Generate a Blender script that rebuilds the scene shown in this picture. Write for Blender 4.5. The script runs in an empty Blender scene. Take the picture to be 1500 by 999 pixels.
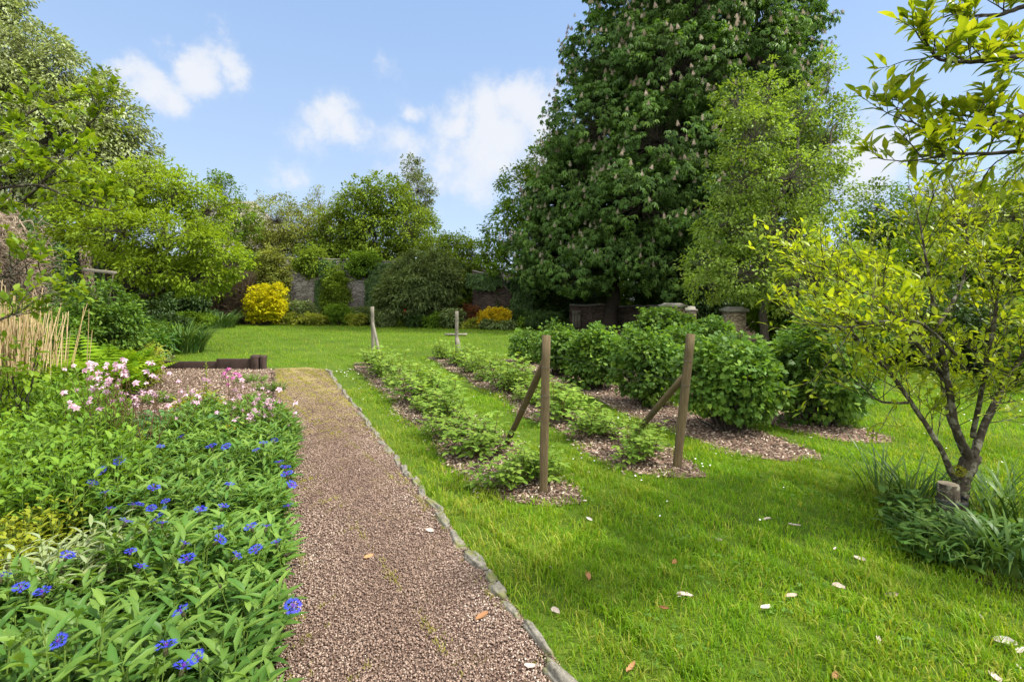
import bpy, math, random
import numpy as np
from mathutils import Vector

R = math.radians
rng = np.random.default_rng(11)
random.seed(5)
SC = bpy.context.scene
COL = SC.collection

# ------------------------------------------------------------------ camera, sky, sun, exposure
F, HC, HZ, CX = 700.0, 1.6, 440.0, 750.0          # focal length, eye height, horizon row, centre column of the photograph


def Wx(px, Y): return (px - CX) * Y / F
def Wz(py, Y): return HC - (py - HZ) * Y / F
def G(px, py):
    Y = HC * F / (py - HZ)
    return (px - CX) * Y / F, Y


cam = bpy.data.cameras.new('camera')
cam.sensor_width = 36.0
cam.lens = 36.0 * F / 1500.0
cam.shift_y = -(499.5 - HZ) / 1500.0
cam.clip_start = 0.05
cam.clip_end = 2000
camo = bpy.data.objects.new('camera', cam)
camo.location = (0, 0, HC)
camo.rotation_euler = (R(90), 0, 0)
COL.objects.link(camo)
SC.camera = camo

SUN_EL, SUN_AZ = 53.0, 100.0                       # azimuth measured from +Y towards +X
sd = Vector((math.sin(R(SUN_AZ)) * math.cos(R(SUN_EL)), math.cos(R(SUN_AZ)) * math.cos(R(SUN_EL)), math.sin(R(SUN_EL))))
sl = bpy.data.lights.new('sun', 'SUN')
sl.energy = 4.8
sl.angle = R(4)
sl.color = (1.0, 0.95, 0.86)
so = bpy.data.objects.new('sun', sl)
so.rotation_euler = sd.to_track_quat('Z', 'Y').to_euler()
so.location = (20, 20, 40)
COL.objects.link(so)

SC.view_settings.view_transform = 'Standard'
SC.view_settings.look = 'None'
SC.view_settings.gamma = 1
SC.view_settings.use_curve_mapping = False
SC.view_settings.exposure = 0.74
cy = SC.cycles
cy.max_bounces = 6
cy.diffuse_bounces = 3
cy.glossy_bounces = 2
cy.transmission_bounces = 4
cy.transparent_max_bounces = 4
cy.caustics_reflective = False
cy.caustics_refractive = False
cy.sample_clamp_indirect = 6


def build_world():
    w = bpy.data.worlds.new('World')
    SC.world = w
    w.use_nodes = True
    nt = w.node_tree
    N, L = nt.nodes, nt.links
    N.clear()
    out = N.new('ShaderNodeOutputWorld')
    bg = N.new('ShaderNodeBackground')
    bg.inputs[1].default_value = 0.15
    L.new(bg.outputs[0], out.inputs[0])
    sky = N.new('ShaderNodeTexSky')
    sky.sky_type = 'NISHITA'
    sky.sun_disc = False
    sky.sun_elevation = R(SUN_EL)
    sky.sun_rotation = R(SUN_AZ)
    sky.air_density = 1.0
    sky.dust_density = 0.6
    sky.ozone_density = 1.6
    tc = N.new('ShaderNodeTexCoord')

    def math_(op, a, b=None, c=None, clamp=False):
        m = N.new('ShaderNodeMath'); m.operation = op; m.use_clamp = clamp
        for i, v in enumerate((a, b, c)):
            if v is None: continue
            if isinstance(v, (int, float)): m.inputs[i].default_value = v
            else: L.new(v, m.inputs[i])
        return m.outputs[0]
    # warp the direction so that cloud edges billow
    nz = N.new('ShaderNodeTexNoise'); nz.inputs['Scale'].default_value = 7; nz.inputs['Detail'].default_value = 8
    nz.inputs['Roughness'].default_value = 0.62
    L.new(tc.outputs['Generated'], nz.inputs['Vector'])
    sub = N.new('ShaderNodeVectorMath'); sub.operation = 'SUBTRACT'
    L.new(nz.outputs['Color'], sub.inputs[0]); sub.inputs[1].default_value = (.5, .5, .5)
    mad = N.new('ShaderNodeVectorMath'); mad.operation = 'MULTIPLY_ADD'
    L.new(sub.outputs[0], mad.inputs[0]); mad.inputs[1].default_value = (.16, .16, .16)
    L.new(tc.outputs['Generated'], mad.inputs[2])
    blobs = [(205, 118, 38, .9), (245, 135, 38, .9), (258, 72, 26, .95), (280, 100, 40, 1), (330, 82, 34, .85), (180, 95, 24, .7),
             (490, 172, 42, 1), (515, 190, 30, .8), (455, 195, 32, .5), (425, 250, 32, .85), (597, 160, 26, .75), (660, 175, 46, 1),
             (720, 190, 60, 1.1), (780, 170, 48, 1.1), (700, 240, 70, .85), (775, 235, 60, .9), (595, 235, 50, .75), (640, 225, 45, .7),
             (1265, 240, 60, 1.0), (1300, 225, 50, .8), (560, 90, 20, .4)]
    acc = None
    for px, py, r, s in blobs:
        d = Vector(((px - CX) / F, 1, (HZ - py) / F)); n = d.length; d.normalize()
        dist = N.new('ShaderNodeVectorMath'); dist.operation = 'DISTANCE'
        L.new(mad.outputs[0], dist.inputs[0]); dist.inputs[1].default_value = d
        v = math_('SUBTRACT', s, math_('MULTIPLY', dist.outputs['Value'], s / (r * 1.25 / F / n)))
        acc = v if acc is None else math_('MAXIMUM', acc, v)
    n2 = N.new('ShaderNodeTexNoise'); n2.inputs['Scale'].default_value = 16; n2.inputs['Detail'].default_value = 9
    n2.inputs['Roughness'].default_value = 0.6
    L.new(tc.outputs['Generated'], n2.inputs['Vector'])
    a = math_('ADD', acc, math_('MULTIPLY', math_('SUBTRACT', n2.outputs['Fac'], .5), 1.2))
    mr = N.new('ShaderNodeMapRange'); mr.interpolation_type = 'SMOOTHERSTEP'
    L.new(a, mr.inputs[0]); mr.inputs[1].default_value = -.06; mr.inputs[2].default_value = .85
    mr.inputs[3].default_value = 0; mr.inputs[4].default_value = .9
    # pale milky air low down
    sep = N.new('ShaderNodeSeparateXYZ'); L.new(tc.outputs['Generated'], sep.inputs[0])
    hz = N.new('ShaderNodeMapRange'); L.new(sep.outputs[2], hz.inputs[0])
    hz.inputs[1].default_value = 0.0; hz.inputs[2].default_value = .62; hz.inputs[3].default_value = 0; hz.inputs[4].default_value = 1
    air = N.new('ShaderNodeMixRGB'); L.new(hz.outputs[0], air.inputs[0]); air.inputs[1].default_value = (2.6, 3.15, 3.95, 1); air.inputs[2].default_value = (1.4, 2.25, 3.8, 1)
    m0 = N.new('ShaderNodeMixRGB'); m0.inputs[0].default_value = .75; L.new(sky.outputs[0], m0.inputs[1]); L.new(air.outputs[0], m0.inputs[2])
    m1 = N.new('ShaderNodeMixRGB'); L.new(mr.outputs[0], m1.inputs[0]); L.new(m0.outputs[0], m1.inputs[1])
    m1.inputs[2].default_value = (3.6, 3.7, 3.9, 1)
    # added fill light: unseen bright broken cloud behind the camera and overhead
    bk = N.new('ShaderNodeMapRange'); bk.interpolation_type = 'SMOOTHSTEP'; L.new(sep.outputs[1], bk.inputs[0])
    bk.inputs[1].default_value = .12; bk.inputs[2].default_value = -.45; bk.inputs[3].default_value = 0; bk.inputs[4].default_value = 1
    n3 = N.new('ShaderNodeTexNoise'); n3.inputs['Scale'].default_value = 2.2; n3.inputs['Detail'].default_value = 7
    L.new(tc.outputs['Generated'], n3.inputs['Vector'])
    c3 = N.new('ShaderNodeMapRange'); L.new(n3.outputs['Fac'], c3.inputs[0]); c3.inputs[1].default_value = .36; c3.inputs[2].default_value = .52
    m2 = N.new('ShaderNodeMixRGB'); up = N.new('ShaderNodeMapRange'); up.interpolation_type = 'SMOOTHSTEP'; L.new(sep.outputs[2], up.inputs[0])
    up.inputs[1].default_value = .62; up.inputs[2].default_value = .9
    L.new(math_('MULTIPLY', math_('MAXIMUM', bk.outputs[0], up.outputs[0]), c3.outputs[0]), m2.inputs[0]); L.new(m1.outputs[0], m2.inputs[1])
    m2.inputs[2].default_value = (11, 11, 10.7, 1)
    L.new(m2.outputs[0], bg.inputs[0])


build_world()

# ------------------------------------------------------------------ materials


class NT:
    def __init__(s, name):
        s.m = bpy.data.materials.new(name); s.m.use_nodes = True
        s.t = s.m.node_tree; s.N = s.t.nodes; s.L = s.t.links; s.N.clear()
        s.out = s.N.new('ShaderNodeOutputMaterial')

    def n(s, kind, **kw):
        o = s.N.new('ShaderNode' + kind)
        for k, v in kw.items():
            setattr(o, k, v)
        return o

    def set(s, inp, v):
        if isinstance(v, (int, float)): inp.default_value = v
        elif isinstance(v, tuple): inp.default_value = (v + (1,))[:4] if len(inp.default_value) == 4 else v
        else: s.L.new(v, inp)

    def noise(s, scale, detail=4, rough=.55, vec=None, dist=0):
        o = s.n('TexNoise'); s.set(o.inputs['Scale'], scale); s.set(o.inputs['Detail'], detail)
        s.set(o.inputs['Roughness'], rough); s.set(o.inputs['Distortion'], dist)
        if vec is not None: s.L.new(vec, o.inputs['Vector'])
        return o.outputs['Fac']

    def pos(s): return s.n('NewGeometry').outputs['Position']
    def obj(s): return s.n('TexCoord').outputs['Object']

    def mix(s, f, a, b, blend='MIX'):
        o = s.n('MixRGB', blend_type=blend); s.set(o.inputs[0], f); s.set(o.inputs[1], a); s.set(o.inputs[2], b)
        return o.outputs[0]

    def rng(s, v, a, b, c=0., d=1.):
        o = s.n('MapRange'); s.set(o.inputs[0], v)
        for i, q in enumerate((a, b, c, d)): o.inputs[i + 1].default_value = q
        return o.outputs[0]

    def ramp(s, v, stops):
        o = s.n('ValToRGB'); s.L.new(v, o.inputs[0]); e = o.color_ramp.elements
        while len(e) < len(stops): e.new(.5)
        for el, (p, c) in zip(e, stops): el.position = p; el.color = c + (1,)
        return o.outputs[0]

    def bump(s, h, dist=.01, strength=1.):
        o = s.n('Bump'); s.L.new(h, o.inputs['Height']); o.inputs['Distance'].default_value = dist
        o.inputs['Strength'].default_value = strength
        return o.outputs[0]

    def bsdf(s, col, rough=.8, normal=None, spec=.3):
        o = s.n('BsdfPrincipled'); s.set(o.inputs['Base Color'], col); s.set(o.inputs['Roughness'], rough)
        o.inputs['Specular IOR Level'].default_value = spec
        if normal is not None: s.L.new(normal, o.inputs['Normal'])
        s.L.new(o.outputs[0], s.out.inputs[0])
        return o


def leaf_mat(name, stops, trans=.35, tcol=None, rough=.5, spec=.25, vary=.35, gloss=True):
    """stops: colours from v=0 to v=1 (each leaf carries its own v)."""
    n = NT(name)
    a = n.n('Attribute', attribute_name='v').outputs['Fac']
    stops = [(min(.85, a_ * 1.3), min(.85, b_ * 1.2), c_ * .95) if b_ < .27 and b_ > a_ else (a_, b_, c_) for a_, b_, c_ in stops]
    k = len(stops)
    c = n.ramp(a, [(i / (k - 1), s) for i, s in enumerate(stops)])
    big = n.rng(n.noise(.9, 2, .5, n.pos()), .3, .7, 1 - vary, 1 + vary)
    c = n.mix(1.0, c, big, 'MULTIPLY')
    if tcol is None: tcol = (1.5, 1.35, .6)
    tc = n.mix(1.0, c, tcol, 'MULTIPLY')
    tr = n.n('BsdfTranslucent'); n.L.new(tc, tr.inputs[0])
    if gloss:
        b = n.n('BsdfPrincipled'); n.L.new(c, b.inputs['Base Color']); b.inputs['Roughness'].default_value = rough
        b.inputs['Specular IOR Level'].default_value = spec * .5
    else:
        b = n.n('BsdfDiffuse'); n.L.new(c, b.inputs[0])
    mx = n.n('MixShader'); mx.inputs[0].default_value = trans
    n.L.new(b.outputs[0], mx.inputs[1]); n.L.new(tr.outputs[0], mx.inputs[2]); n.L.new(mx.outputs[0], n.out.inputs[0])
    return n.m


def bark_mat(name, a, b, scale=30, lichen=None):
    n = NT(name)
    p = n.obj()
    mp = n.n('Mapping'); mp.inputs['Scale'].default_value = (1, 1, .3); n.L.new(p, mp.inputs[0])
    f = n.noise(scale, 6, .65, mp.outputs[0])
    c = n.mix(n.rng(f, .35, .68), a, b)
    if lichen:
        c = n.mix(n.rng(n.noise(scale * .35, 4, .6, p), .52, .62), c, lichen)
    n.bsdf(c, .9, n.bump(f, .012, .8), .15)
    return n.m


def wood_mat(name, a, b, d=(.05, .04, .03)):
    n = NT(name)
    mp = n.n('Mapping'); mp.inputs['Scale'].default_value = (14, 14, 1.2); n.L.new(n.obj(), mp.inputs[0])
    f = n.noise(7, 6, .7, mp.outputs[0], .4)
    g = n.noise(3, 3, .5, n.obj())
    c = n.mix(n.rng(f, .3, .7), a, b)
    c = n.mix(n.rng(g, .45, .75, 0, .55), c, d)
    n.bsdf(c, .88, n.bump(f, .004, .9), .15)
    return n.m


M = {}
M['grass'] = leaf_mat('grass_blades', [(.045, .12, .008), (.095, .21, .010), (.175, .285, .014), (.32, .33, .06)], .42, (1.6, 1.5, .5), .5, .25, .25)
M['moss2'] = leaf_mat('gravel_moss', [(.12, .17, .012), (.22, .24, .02), (.36, .32, .06)], .3, (1.3, 1.2, .5), gloss=False)
M['chestnut'] = leaf_mat('chestnut_leaf', [(.038, .085, .03), (.065, .13, .036), (.105, .19, .045)], .34, (1.5, 1.6, .5), .5, .3, .4)
M['lime'] = leaf_mat('mid_green_leaf', [(.055, .11, .02), (.08, .155, .022), (.12, .205, .028)], .36, None, gloss=False)
M['pear'] = leaf_mat('pear_leaf', [(.075, .13, .03), (.135, .215, .04), (.25, .33, .06)], .38, (1.5, 1.5, .5), .45, .35)
M['whitebeam'] = leaf_mat('whitebeam_leaf', [(.12, .175, .06), (.19, .245, .10), (.42, .46, .33)], .25, (1.2, 1.2, .7), gloss=False)
M['apple'] = leaf_mat('apple_leaf', [(.09, .155, .014), (.14, .22, .018), (.21, .29, .026)], .42, (1.5, 1.4, .5), .5, .25, .3)
M['nearleaf'] = leaf_mat('plum_leaf', [(.085, .16, .014), (.13, .225, .018), (.21, .30, .026)], .42, (1.6, 1.4, .45), .42, .35, .25)
M['willow'] = leaf_mat('willow_leaf', [(.10, .14, .035), (.15, .19, .05), (.21, .25, .08)], .3, None, gloss=False)
M['olive'] = leaf_mat('olive_green_leaf', [(.07, .125, .02), (.105, .17, .027), (.15, .22, .033)], .32, None, gloss=False)
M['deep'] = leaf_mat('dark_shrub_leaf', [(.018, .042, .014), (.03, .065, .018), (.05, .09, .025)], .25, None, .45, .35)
M['greyleaf'] = leaf_mat('grey_green_leaf', [(.06, .095, .04), (.09, .135, .06), (.16, .21, .11)], .28, None, gloss=False)
M['birch'] = leaf_mat('birch_leaf', [(.07, .11, .06), (.11, .15, .09), (.17, .21, .14)], .25, None, gloss=False)
M['ivy'] = leaf_mat('ivy_leaf', [(.02, .05, .014), (.035, .08, .018), (.06, .115, .025)], .2, None, .4, .45)
M['yellow'] = leaf_mat('golden_leaf', [(.36, .37, .012), (.50, .49, .014), (.58, .47, .02)], .35, (1.2, 1.1, .5), gloss=False, vary=.15)
M['orange'] = leaf_mat('amber_leaf', [(.28, .25, .012), (.48, .37, .014), (.54, .33, .018)], .3, (1.2, 1.0, .5), gloss=False, vary=.2)
M['lemon'] = leaf_mat('variegated_leaf', [(.14, .20, .03), (.24, .28, .04), (.34, .34, .07)], .35, (1.3, 1.2, .6), gloss=False)
M['red'] = leaf_mat('red_leaf', [(.14, .045, .022), (.19, .07, .03), (.06, .08, .02)], .3, (1.4, .8, .6), gloss=False)
M['redspike'] = leaf_mat('red_flower', [(.45, .05, .02), (.5, .07, .03)], .2, (1, 1, 1), gloss=False)
M['currant'] = leaf_mat('currant_leaf', [(.035, .085, .022), (.07, .145, .028), (.14, .235, .036)], .32, (1.5, 1.5, .5), .5, .3, .35)
M['rasp'] = leaf_mat('raspberry_leaf', [(.08, .15, .03), (.11, .20, .035), (.17, .265, .05)], .34, (1.5, 1.4, .5), .55, .25, .25)
M['knap'] = leaf_mat('knapweed_leaf', [(.025, .07, .02), (.05, .125, .026), (.12, .205, .045)], .30, (1.6, 1.5, .5), .45, .35, .22)
M['silver'] = leaf_mat('silvery_leaf', [(.12, .17, .08), (.17, .225, .11), (.24, .29, .16)], .25, None, .5, .3, .2)
M['mint'] = leaf_mat('mint_leaf', [(.045, .11, .018), (.075, .165, .022), (.13, .23, .032)], .35, (1.5, 1.4, .5), .5, .25, .25)
M['gold_small'] = leaf_mat('yellow_green_leaf', [(.11, .165, .015), (.18, .23, .02), (.27, .30, .03)], .38, None, .5, .25, .2)
M['gera'] = leaf_mat('geranium_leaf', [(.03, .085, .035), (.045, .12, .045), (.075, .165, .055)], .25, None, .5, .3, .2)
M['fern'] = leaf_mat('fern_frond', [(.06, .14, .012), (.10, .19, .015), (.15, .24, .02)], .38, (1.5, 1.4, .5), gloss=False)
M['strap'] = leaf_mat('strap_leaf', [(.03, .075, .02), (.05, .11, .028), (.09, .16, .04)], .28, None, .4, .4, .25)
M['magn'] = leaf_mat('magnolia_leaf', [(.15, .225, .02), (.23, .31, .025), (.36, .43, .035)], .48, (1.45, 1.3, .35), .4, .35, .25)
M['magn2'] = leaf_mat('large_magnolia_leaf', [(.09, .16, .016), (.15, .22, .018), (.26, .30, .025)], .48, (1.45, 1.3, .4), .38, .4, .2)
M['clover'] = leaf_mat('clover_leaf', [(.05, .12, .02), (.075, .16, .03), (.10, .19, .04)], .3, None, .5, .25, .2)
M['dry'] = leaf_mat('dry_stem', [(.34, .24, .12), (.50, .37, .19), (.66, .52, .30)], .15, (1.1, 1, .8), .6, .3, .15)
M['twig'] = leaf_mat('bare_twig', [(.10, .075, .05), (.15, .115, .08), (.20, .16, .11)], .05, None, gloss=False)
M['deadivy'] = leaf_mat('dead_creeper', [(.24, .18, .13), (.38, .30, .22), (.52, .43, .33)], .1, (1, 1, 1), gloss=False, vary=.2)
M['blue'] = leaf_mat('blue_floret', [(.02, .018, .40), (.035, .045, .62), (.09, .11, .74)], .3, (1.1, 1.1, 1.3), gloss=False, vary=.15)
M['violet'] = leaf_mat('purple_floret', [(.16, .015, .25), (.26, .03, .33)], .25, (1, 1, 1), gloss=False, vary=.1)
M['pink'] = leaf_mat('pale_pink_petal', [(.50, .26, .36), (.64, .42, .50), (.74, .58, .62)], .3, (1.05, 1, 1), gloss=False, vary=.1)
M['rose'] = leaf_mat('rose_petal', [(.45, .11, .30), (.60, .20, .42)], .3, (1.05, 1, 1), gloss=False, vary=.1)
M['poppy'] = leaf_mat('yellow_petal', [(.80, .50, .01), (.85, .60, .02)], .3, (1.05, 1, 1), gloss=False, vary=.1)
M['candle'] = leaf_mat('chestnut_blossom', [(.36, .27, .23), (.52, .43, .37), (.66, .59, .50)], .2, (1, 1, 1), gloss=False, vary=.1)
M['daisy'] = leaf_mat('daisy_petal', [(.75, .75, .72), (.85, .85, .82)], .1, (1, 1, 1), gloss=False, vary=.05)
M['petal'] = leaf_mat('white_petal', [(.50, .40, .33), (.74, .68, .62)], .3, (1.1, 1, .95), .5, .3, .1)
M['brownleaf'] = leaf_mat('brown_leaf', [(.24, .11, .05), (.38, .21, .10)], .15, (1.1, 1, .8), .6, .2, .2)
M['stemgreen'] = leaf_mat('green_stem', [(.07, .12, .03), (.10, .16, .04)], .1, None, gloss=False)
M['stemred'] = leaf_mat('reddish_stem', [(.09, .05, .03), (.12, .08, .04)], .1, None, gloss=False)
M['bud'] = leaf_mat('dark_bud', [(.03, .035, .02), (.05, .055, .03)], .05, None, gloss=False)
M['bark'] = bark_mat('grey_brown_bark', (.055, .045, .035), (.14, .12, .095))
M['barkdark'] = bark_mat('dark_bark', (.025, .02, .016), (.07, .058, .045))
M['barkmagn'] = bark_mat('lichened_bark', (.025, .02, .014), (.07, .058, .04), 45, (.17, .16, .12))
M['moss'] = leaf_mat('moss', [(.12, .13, .012), (.2, .2, .02)], .1, None, gloss=False)
M['post'] = wood_mat('weathered_post', (.06, .045, .022), (.155, .115, .06))
M['postgrey'] = wood_mat('greyed_post', (.11, .10, .075), (.25, .23, .18))
M['plank'] = wood_mat('dark_plank', (.035, .022, .018), (.085, .06, .05), (.02, .015, .012))
M['cutwood'] = wood_mat('cut_wood', (.13, .105, .075), (.21, .18, .13))
n = NT('black_rubber'); n.bsdf((.012, .012, .013), .5); M['rubber'] = n.m
n = NT('thin_wire'); b = n.bsdf((.08, .075, .07), .5); b.inputs['Metallic'].default_value = .8; M['wire'] = n.m


def stone_mat(name, a, b, c, scale=14):
    n = NT(name); p = n.pos()
    f = n.noise(scale, 6, .65, p); g = n.noise(scale * .3, 3, .5, p)
    col = n.mix(n.rng(f, .35, .65), a, b)
    col = n.mix(n.rng(g, .5, .62), col, c)
    sp = n.noise(scale * 6, 3, .6, p)
    col = n.mix(n.rng(sp, .6, .72, 0, .6), col, (.42, .40, .34))
    n.bsdf(col, .92, n.bump(f, .015, .8), .15)
    return n.m


M['edging'] = stone_mat('edging_stone', (.10, .092, .075), (.235, .215, .175), (.15, .15, .06), 30)
M['cap'] = stone_mat('cap_stone', (.15, .14, .12), (.26, .24, .20), (.12, .13, .07), 6)


def wall_mat(name, c1, c2, mortar, sx=1.0):
    n = NT(name); p = n.obj()
    w = n.noise(2.5, 3, .6, p)
    vm = n.n('VectorMath', operation='MULTIPLY_ADD'); 
    nn = n.n('TexNoise'); n.L.new(p, nn.inputs['Vector']); nn.inputs['Scale'].default_value = 3
    n.L.new(nn.outputs['Color'], vm.inputs[0]); vm.inputs[1].default_value = (.25, .25, .12); n.L.new(p, vm.inputs[2])
    sc = n.n('VectorMath', operation='MULTIPLY'); n.L.new(vm.outputs[0], sc.inputs[0]); sc.inputs[1].default_value = (2.6 / sx, 2.6 / sx, 7.5 / sx)
    vo = n.n('TexVoronoi'); vo.inputs['Scale'].default_value = 1; n.L.new(sc.outputs[0], vo.inputs['Vector'])
    ve = n.n('TexVoronoi', feature='DISTANCE_TO_EDGE'); ve.inputs['Scale'].default_value = 1; n.L.new(sc.outputs[0], ve.inputs['Vector'])
    se = n.n('SeparateColor'); n.L.new(vo.outputs['Color'], se.inputs[0])
    cc = n.mix(se.outputs[0], c1, c2)
    edge = n.rng(ve.outputs['Distance'], .02, .10)
    cc = n.mix(edge, mortar, cc)
    st = n.noise(.8, 4, .6, p); f = n.noise(16, 5, .65, p)
    c = n.mix(n.rng(st, .4, .7, 0, .45), cc, (.10, .085, .065))
    c = n.mix(1.0, c, n.rng(f, .3, .7, .65, 1.3), 'MULTIPLY')
    hh = n.mix(.4, edge, f)
    n.bsdf(c, .95, n.bump(hh, .04, .8), .1)
    return n.m


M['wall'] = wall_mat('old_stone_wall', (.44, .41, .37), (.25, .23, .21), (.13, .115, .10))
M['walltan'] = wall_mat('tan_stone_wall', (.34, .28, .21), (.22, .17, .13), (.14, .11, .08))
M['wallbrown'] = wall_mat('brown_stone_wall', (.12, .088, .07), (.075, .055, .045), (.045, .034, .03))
M['pier'] = wall_mat('buff_stone_pier', (.32, .25, .17), (.22, .17, .11), (.16, .13, .09), .7)

n = NT('lawn_turf'); p = n.pos()
f1 = n.noise(.5, 4, .6, p); f2 = n.noise(9, 6, .7, p); f3 = n.noise(90, 4, .7, p)
c = n.mix(n.rng(f1, .35, .65), (.045, .085, .008), (.07, .12, .010))
c = n.mix(n.rng(f2, .45, .75, 0, .7), c, (.11, .135, .018))
c = n.mix(1., c, n.rng(f3, .25, .75, .55, 1.5), 'MULTIPLY')
n.bsdf(c, .9, n.bump(f3, .02, .6), .1); M['turf'] = n.m

n = NT('bed_soil'); p = n.pos()
f = n.noise(12, 8, .7, p); f3 = n.noise(80, 4, .7, p)
c = n.mix(n.rng(f, .35, .65), (.03, .02, .013), (.075, .052, .034))
n.bsdf(c, .95, n.bump(f3, .02, 1), .1); M['soil'] = n.m

n = NT('gravel_bed'); p = n.pos()
v = n.n('TexVoronoi'); v.inputs['Scale'].default_value = 85; n.L.new(p, v.inputs['Vector'])
sepc = n.n('SeparateColor'); n.L.new(v.outputs['Color'], sepc.inputs[0])
c = n.ramp(sepc.outputs[0], [(0, (.12, .07, .05)), (.35, (.22, .13, .10)), (.6, (.30, .195, .15)), (.85, (.38, .28, .22)), (1, (.50, .42, .35))])
c = n.mix(n.rng(v.outputs['Distance'], .004, .011, 0, .75), c, (.05, .03, .022))
moss = n.noise(3.2, 7, .72, p)
sy = n.n('SeparateXYZ'); n.L.new(p, sy.inputs[0])
th = n.n('Math', operation='ADD'); n.L.new(moss, th.inputs[0]); n.L.new(n.rng(sy.outputs[1], 2.5, 9.5, -.03, .30), th.inputs[1])
c = n.mix(n.rng(th.outputs[0], .54, .74, 0, .65), c, n.mix(n.noise(40, 4, .7, p), (.20, .165, .03), (.30, .24, .10)))
n.bsdf(c, .85, n.bump(v.outputs['Distance'], .012, -1.0), .2); M['gravelbed'] = n.m

n = NT('woodchip_base'); p = n.pos()
v = n.n('TexVoronoi'); v.inputs['Scale'].default_value = 40; n.L.new(p, v.inputs['Vector'])
sepc = n.n('SeparateColor'); n.L.new(v.outputs['Color'], sepc.inputs[0])
c = n.ramp(sepc.outputs[0], [(0, (.06, .035, .025)), (.5, (.16, .10, .075)), (1, (.32, .23, .18))])
n.bsdf(c, .95, n.bump(v.outputs['Distance'], .02, -1), .1); M['mulchbase'] = n.m


def vcol_mat(name, stops, rough=.8):
    n = NT(name)
    a = n.n('Attribute', attribute_name='v').outputs['Fac']
    c = n.ramp(a, stops)
    c = n.mix(1., c, n.rng(n.noise(300, 3, .6, n.pos()), .3, .7, .75, 1.25), 'MULTIPLY')
    n.bsdf(c, rough, None, .25)
    return n.m


M['pebble'] = vcol_mat('gravel_pebble', [(0, (.085, .054, .040)), (.3, (.175, .116, .086)), (.65, (.275, .195, .15)), (.9, (.39, .305, .245)), (1, (.56, .49, .42))])
M['chip'] = vcol_mat('wood_chip', [(0, (.07, .045, .03)), (.4, (.17, .115, .08)), (.75, (.32, .24, .175)), (1, (.60, .50, .40))], .85)

# ------------------------------------------------------------------ mesh building


def empty(name, loc, label, cat, group=None, rz=0., kind=None):
    o = bpy.data.objects.new(name, None); COL.objects.link(o)
    o.location = loc; o.rotation_euler = (0, 0, rz); o.empty_display_size = .1
    tag(o, label, cat, group, kind)
    return o


def tag(o, label=None, cat=None, group=None, kind=None):
    if label: o['label'] = label
    if cat: o['category'] = cat
    if group: o['group'] = group
    if kind: o['kind'] = kind
    return o


def mk(name, parts, parent=None, smooth=False, origin=None):
    """parts: list of (V, [face arrays], v array, material)."""
    Vs, As, starts, counts, idx, mi = [], [], [], [], [], []
    off = 0; lo = 0; mats = []
    for V, faces, v, mat in parts:
        V = np.asarray(V, float).reshape(-1, 3)
        if len(V) == 0: continue
        if mat not in mats: mats.append(mat)
        Vs.append(V)
        As.append(np.broadcast_to(np.asarray(.5 if v is None else v, float), (len(V),)))
        for f in faces:
            f = np.asarray(f, int)
            if len(f) == 0: continue
            k = f.shape[1]
            idx.append((f + off).ravel()); m = len(f)
            starts.append(lo + np.arange(m) * k); counts.append(np.full(m, k)); lo += m * k
            mi.append(np.full(m, mats.index(mat)))
        off += len(V)
    V = np.concatenate(Vs)
    if origin is not None: V = V - np.asarray(origin, float)
    elif parent is not None: V = V - np.asarray(parent.location, float)
    idx = np.concatenate(idx); starts = np.concatenate(starts); mi = np.concatenate(mi)
    me = bpy.data.meshes.new(name)
    me.vertices.add(len(V)); me.vertices.foreach_set('co', V.astype(np.float32).ravel())
    me.loops.add(len(idx)); me.loops.foreach_set('vertex_index', idx.astype(np.int32))
    me.polygons.add(len(starts)); me.polygons.foreach_set('loop_start', starts.astype(np.int32))
    me.polygons.foreach_set('material_index', mi.astype(np.int32))
    if smooth: me.polygons.foreach_set('use_smooth', np.ones(len(starts), bool))
    at = me.attributes.new('v', 'FLOAT', 'POINT'); at.data.foreach_set('value', np.concatenate(As).astype(np.float32))
    for m in mats: me.materials.append(m)
    me.update(calc_edges=True)
    o = bpy.data.objects.new(name, me); COL.objects.link(o)
    if parent is not None: o.parent = parent
    elif origin is not None: o.location = origin
    return o


def unit(n):
    a = rng.normal(size=(n, 3)); return a / np.linalg.norm(a, axis=1, keepdims=True)
def nrm(a): return a / np.maximum(np.linalg.norm(a, axis=-1, keepdims=True), 1e-9)


# leaf templates: x runs along the leaf, y across, z up
def t_diamond(w=.5, fold=.1, droop=.12):
    return (np.array([(0, 0, 0), (.45, w / 2, fold), (1, 0, -droop), (.45, -w / 2, fold)], float), [np.array([(0, 2, 1), (0, 3, 2)])])


def t_leaf(w=.45, fold=.06, droop=.25, peak=.4):
    xs = [0, .33, .68, 1]
    rib = [(x, 0, -droop * x * x) for x in xs]
    a = [(peak * .75, w * .46, fold - droop * .1), (.70, w * .36, fold - droop * .49)]
    b = [(x, -y, z) for x, y, z in a]
    V = np.array(rib + a + b, float)
    return V, [np.array([(0, 1, 4), (2, 3, 5), (1, 0, 6), (3, 2, 7)]), np.array([(1, 2, 5, 4), (2, 1, 6, 7)])]


def t_lobed(w=.95, fold=.05, droop=.2):
    o = [(0, 0), (-.06, .28), (.12, .5), (.3, .36), (.55, .5), (.66, .24), (1, 0), (.66, -.24), (.55, -.5), (.3, -.36), (.12, -.5), (-.06, -.28)]
    V = [(.38, 0, -droop * .1)] + [(x, y * w, (fold if abs(y) > .3 else 0) - droop * x * x) for x, y in o]
    n = len(o)
    return np.array(V, float), [np.array([(0, 1 + i, 1 + (i + 1) % n) for i in range(n)])]


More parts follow.
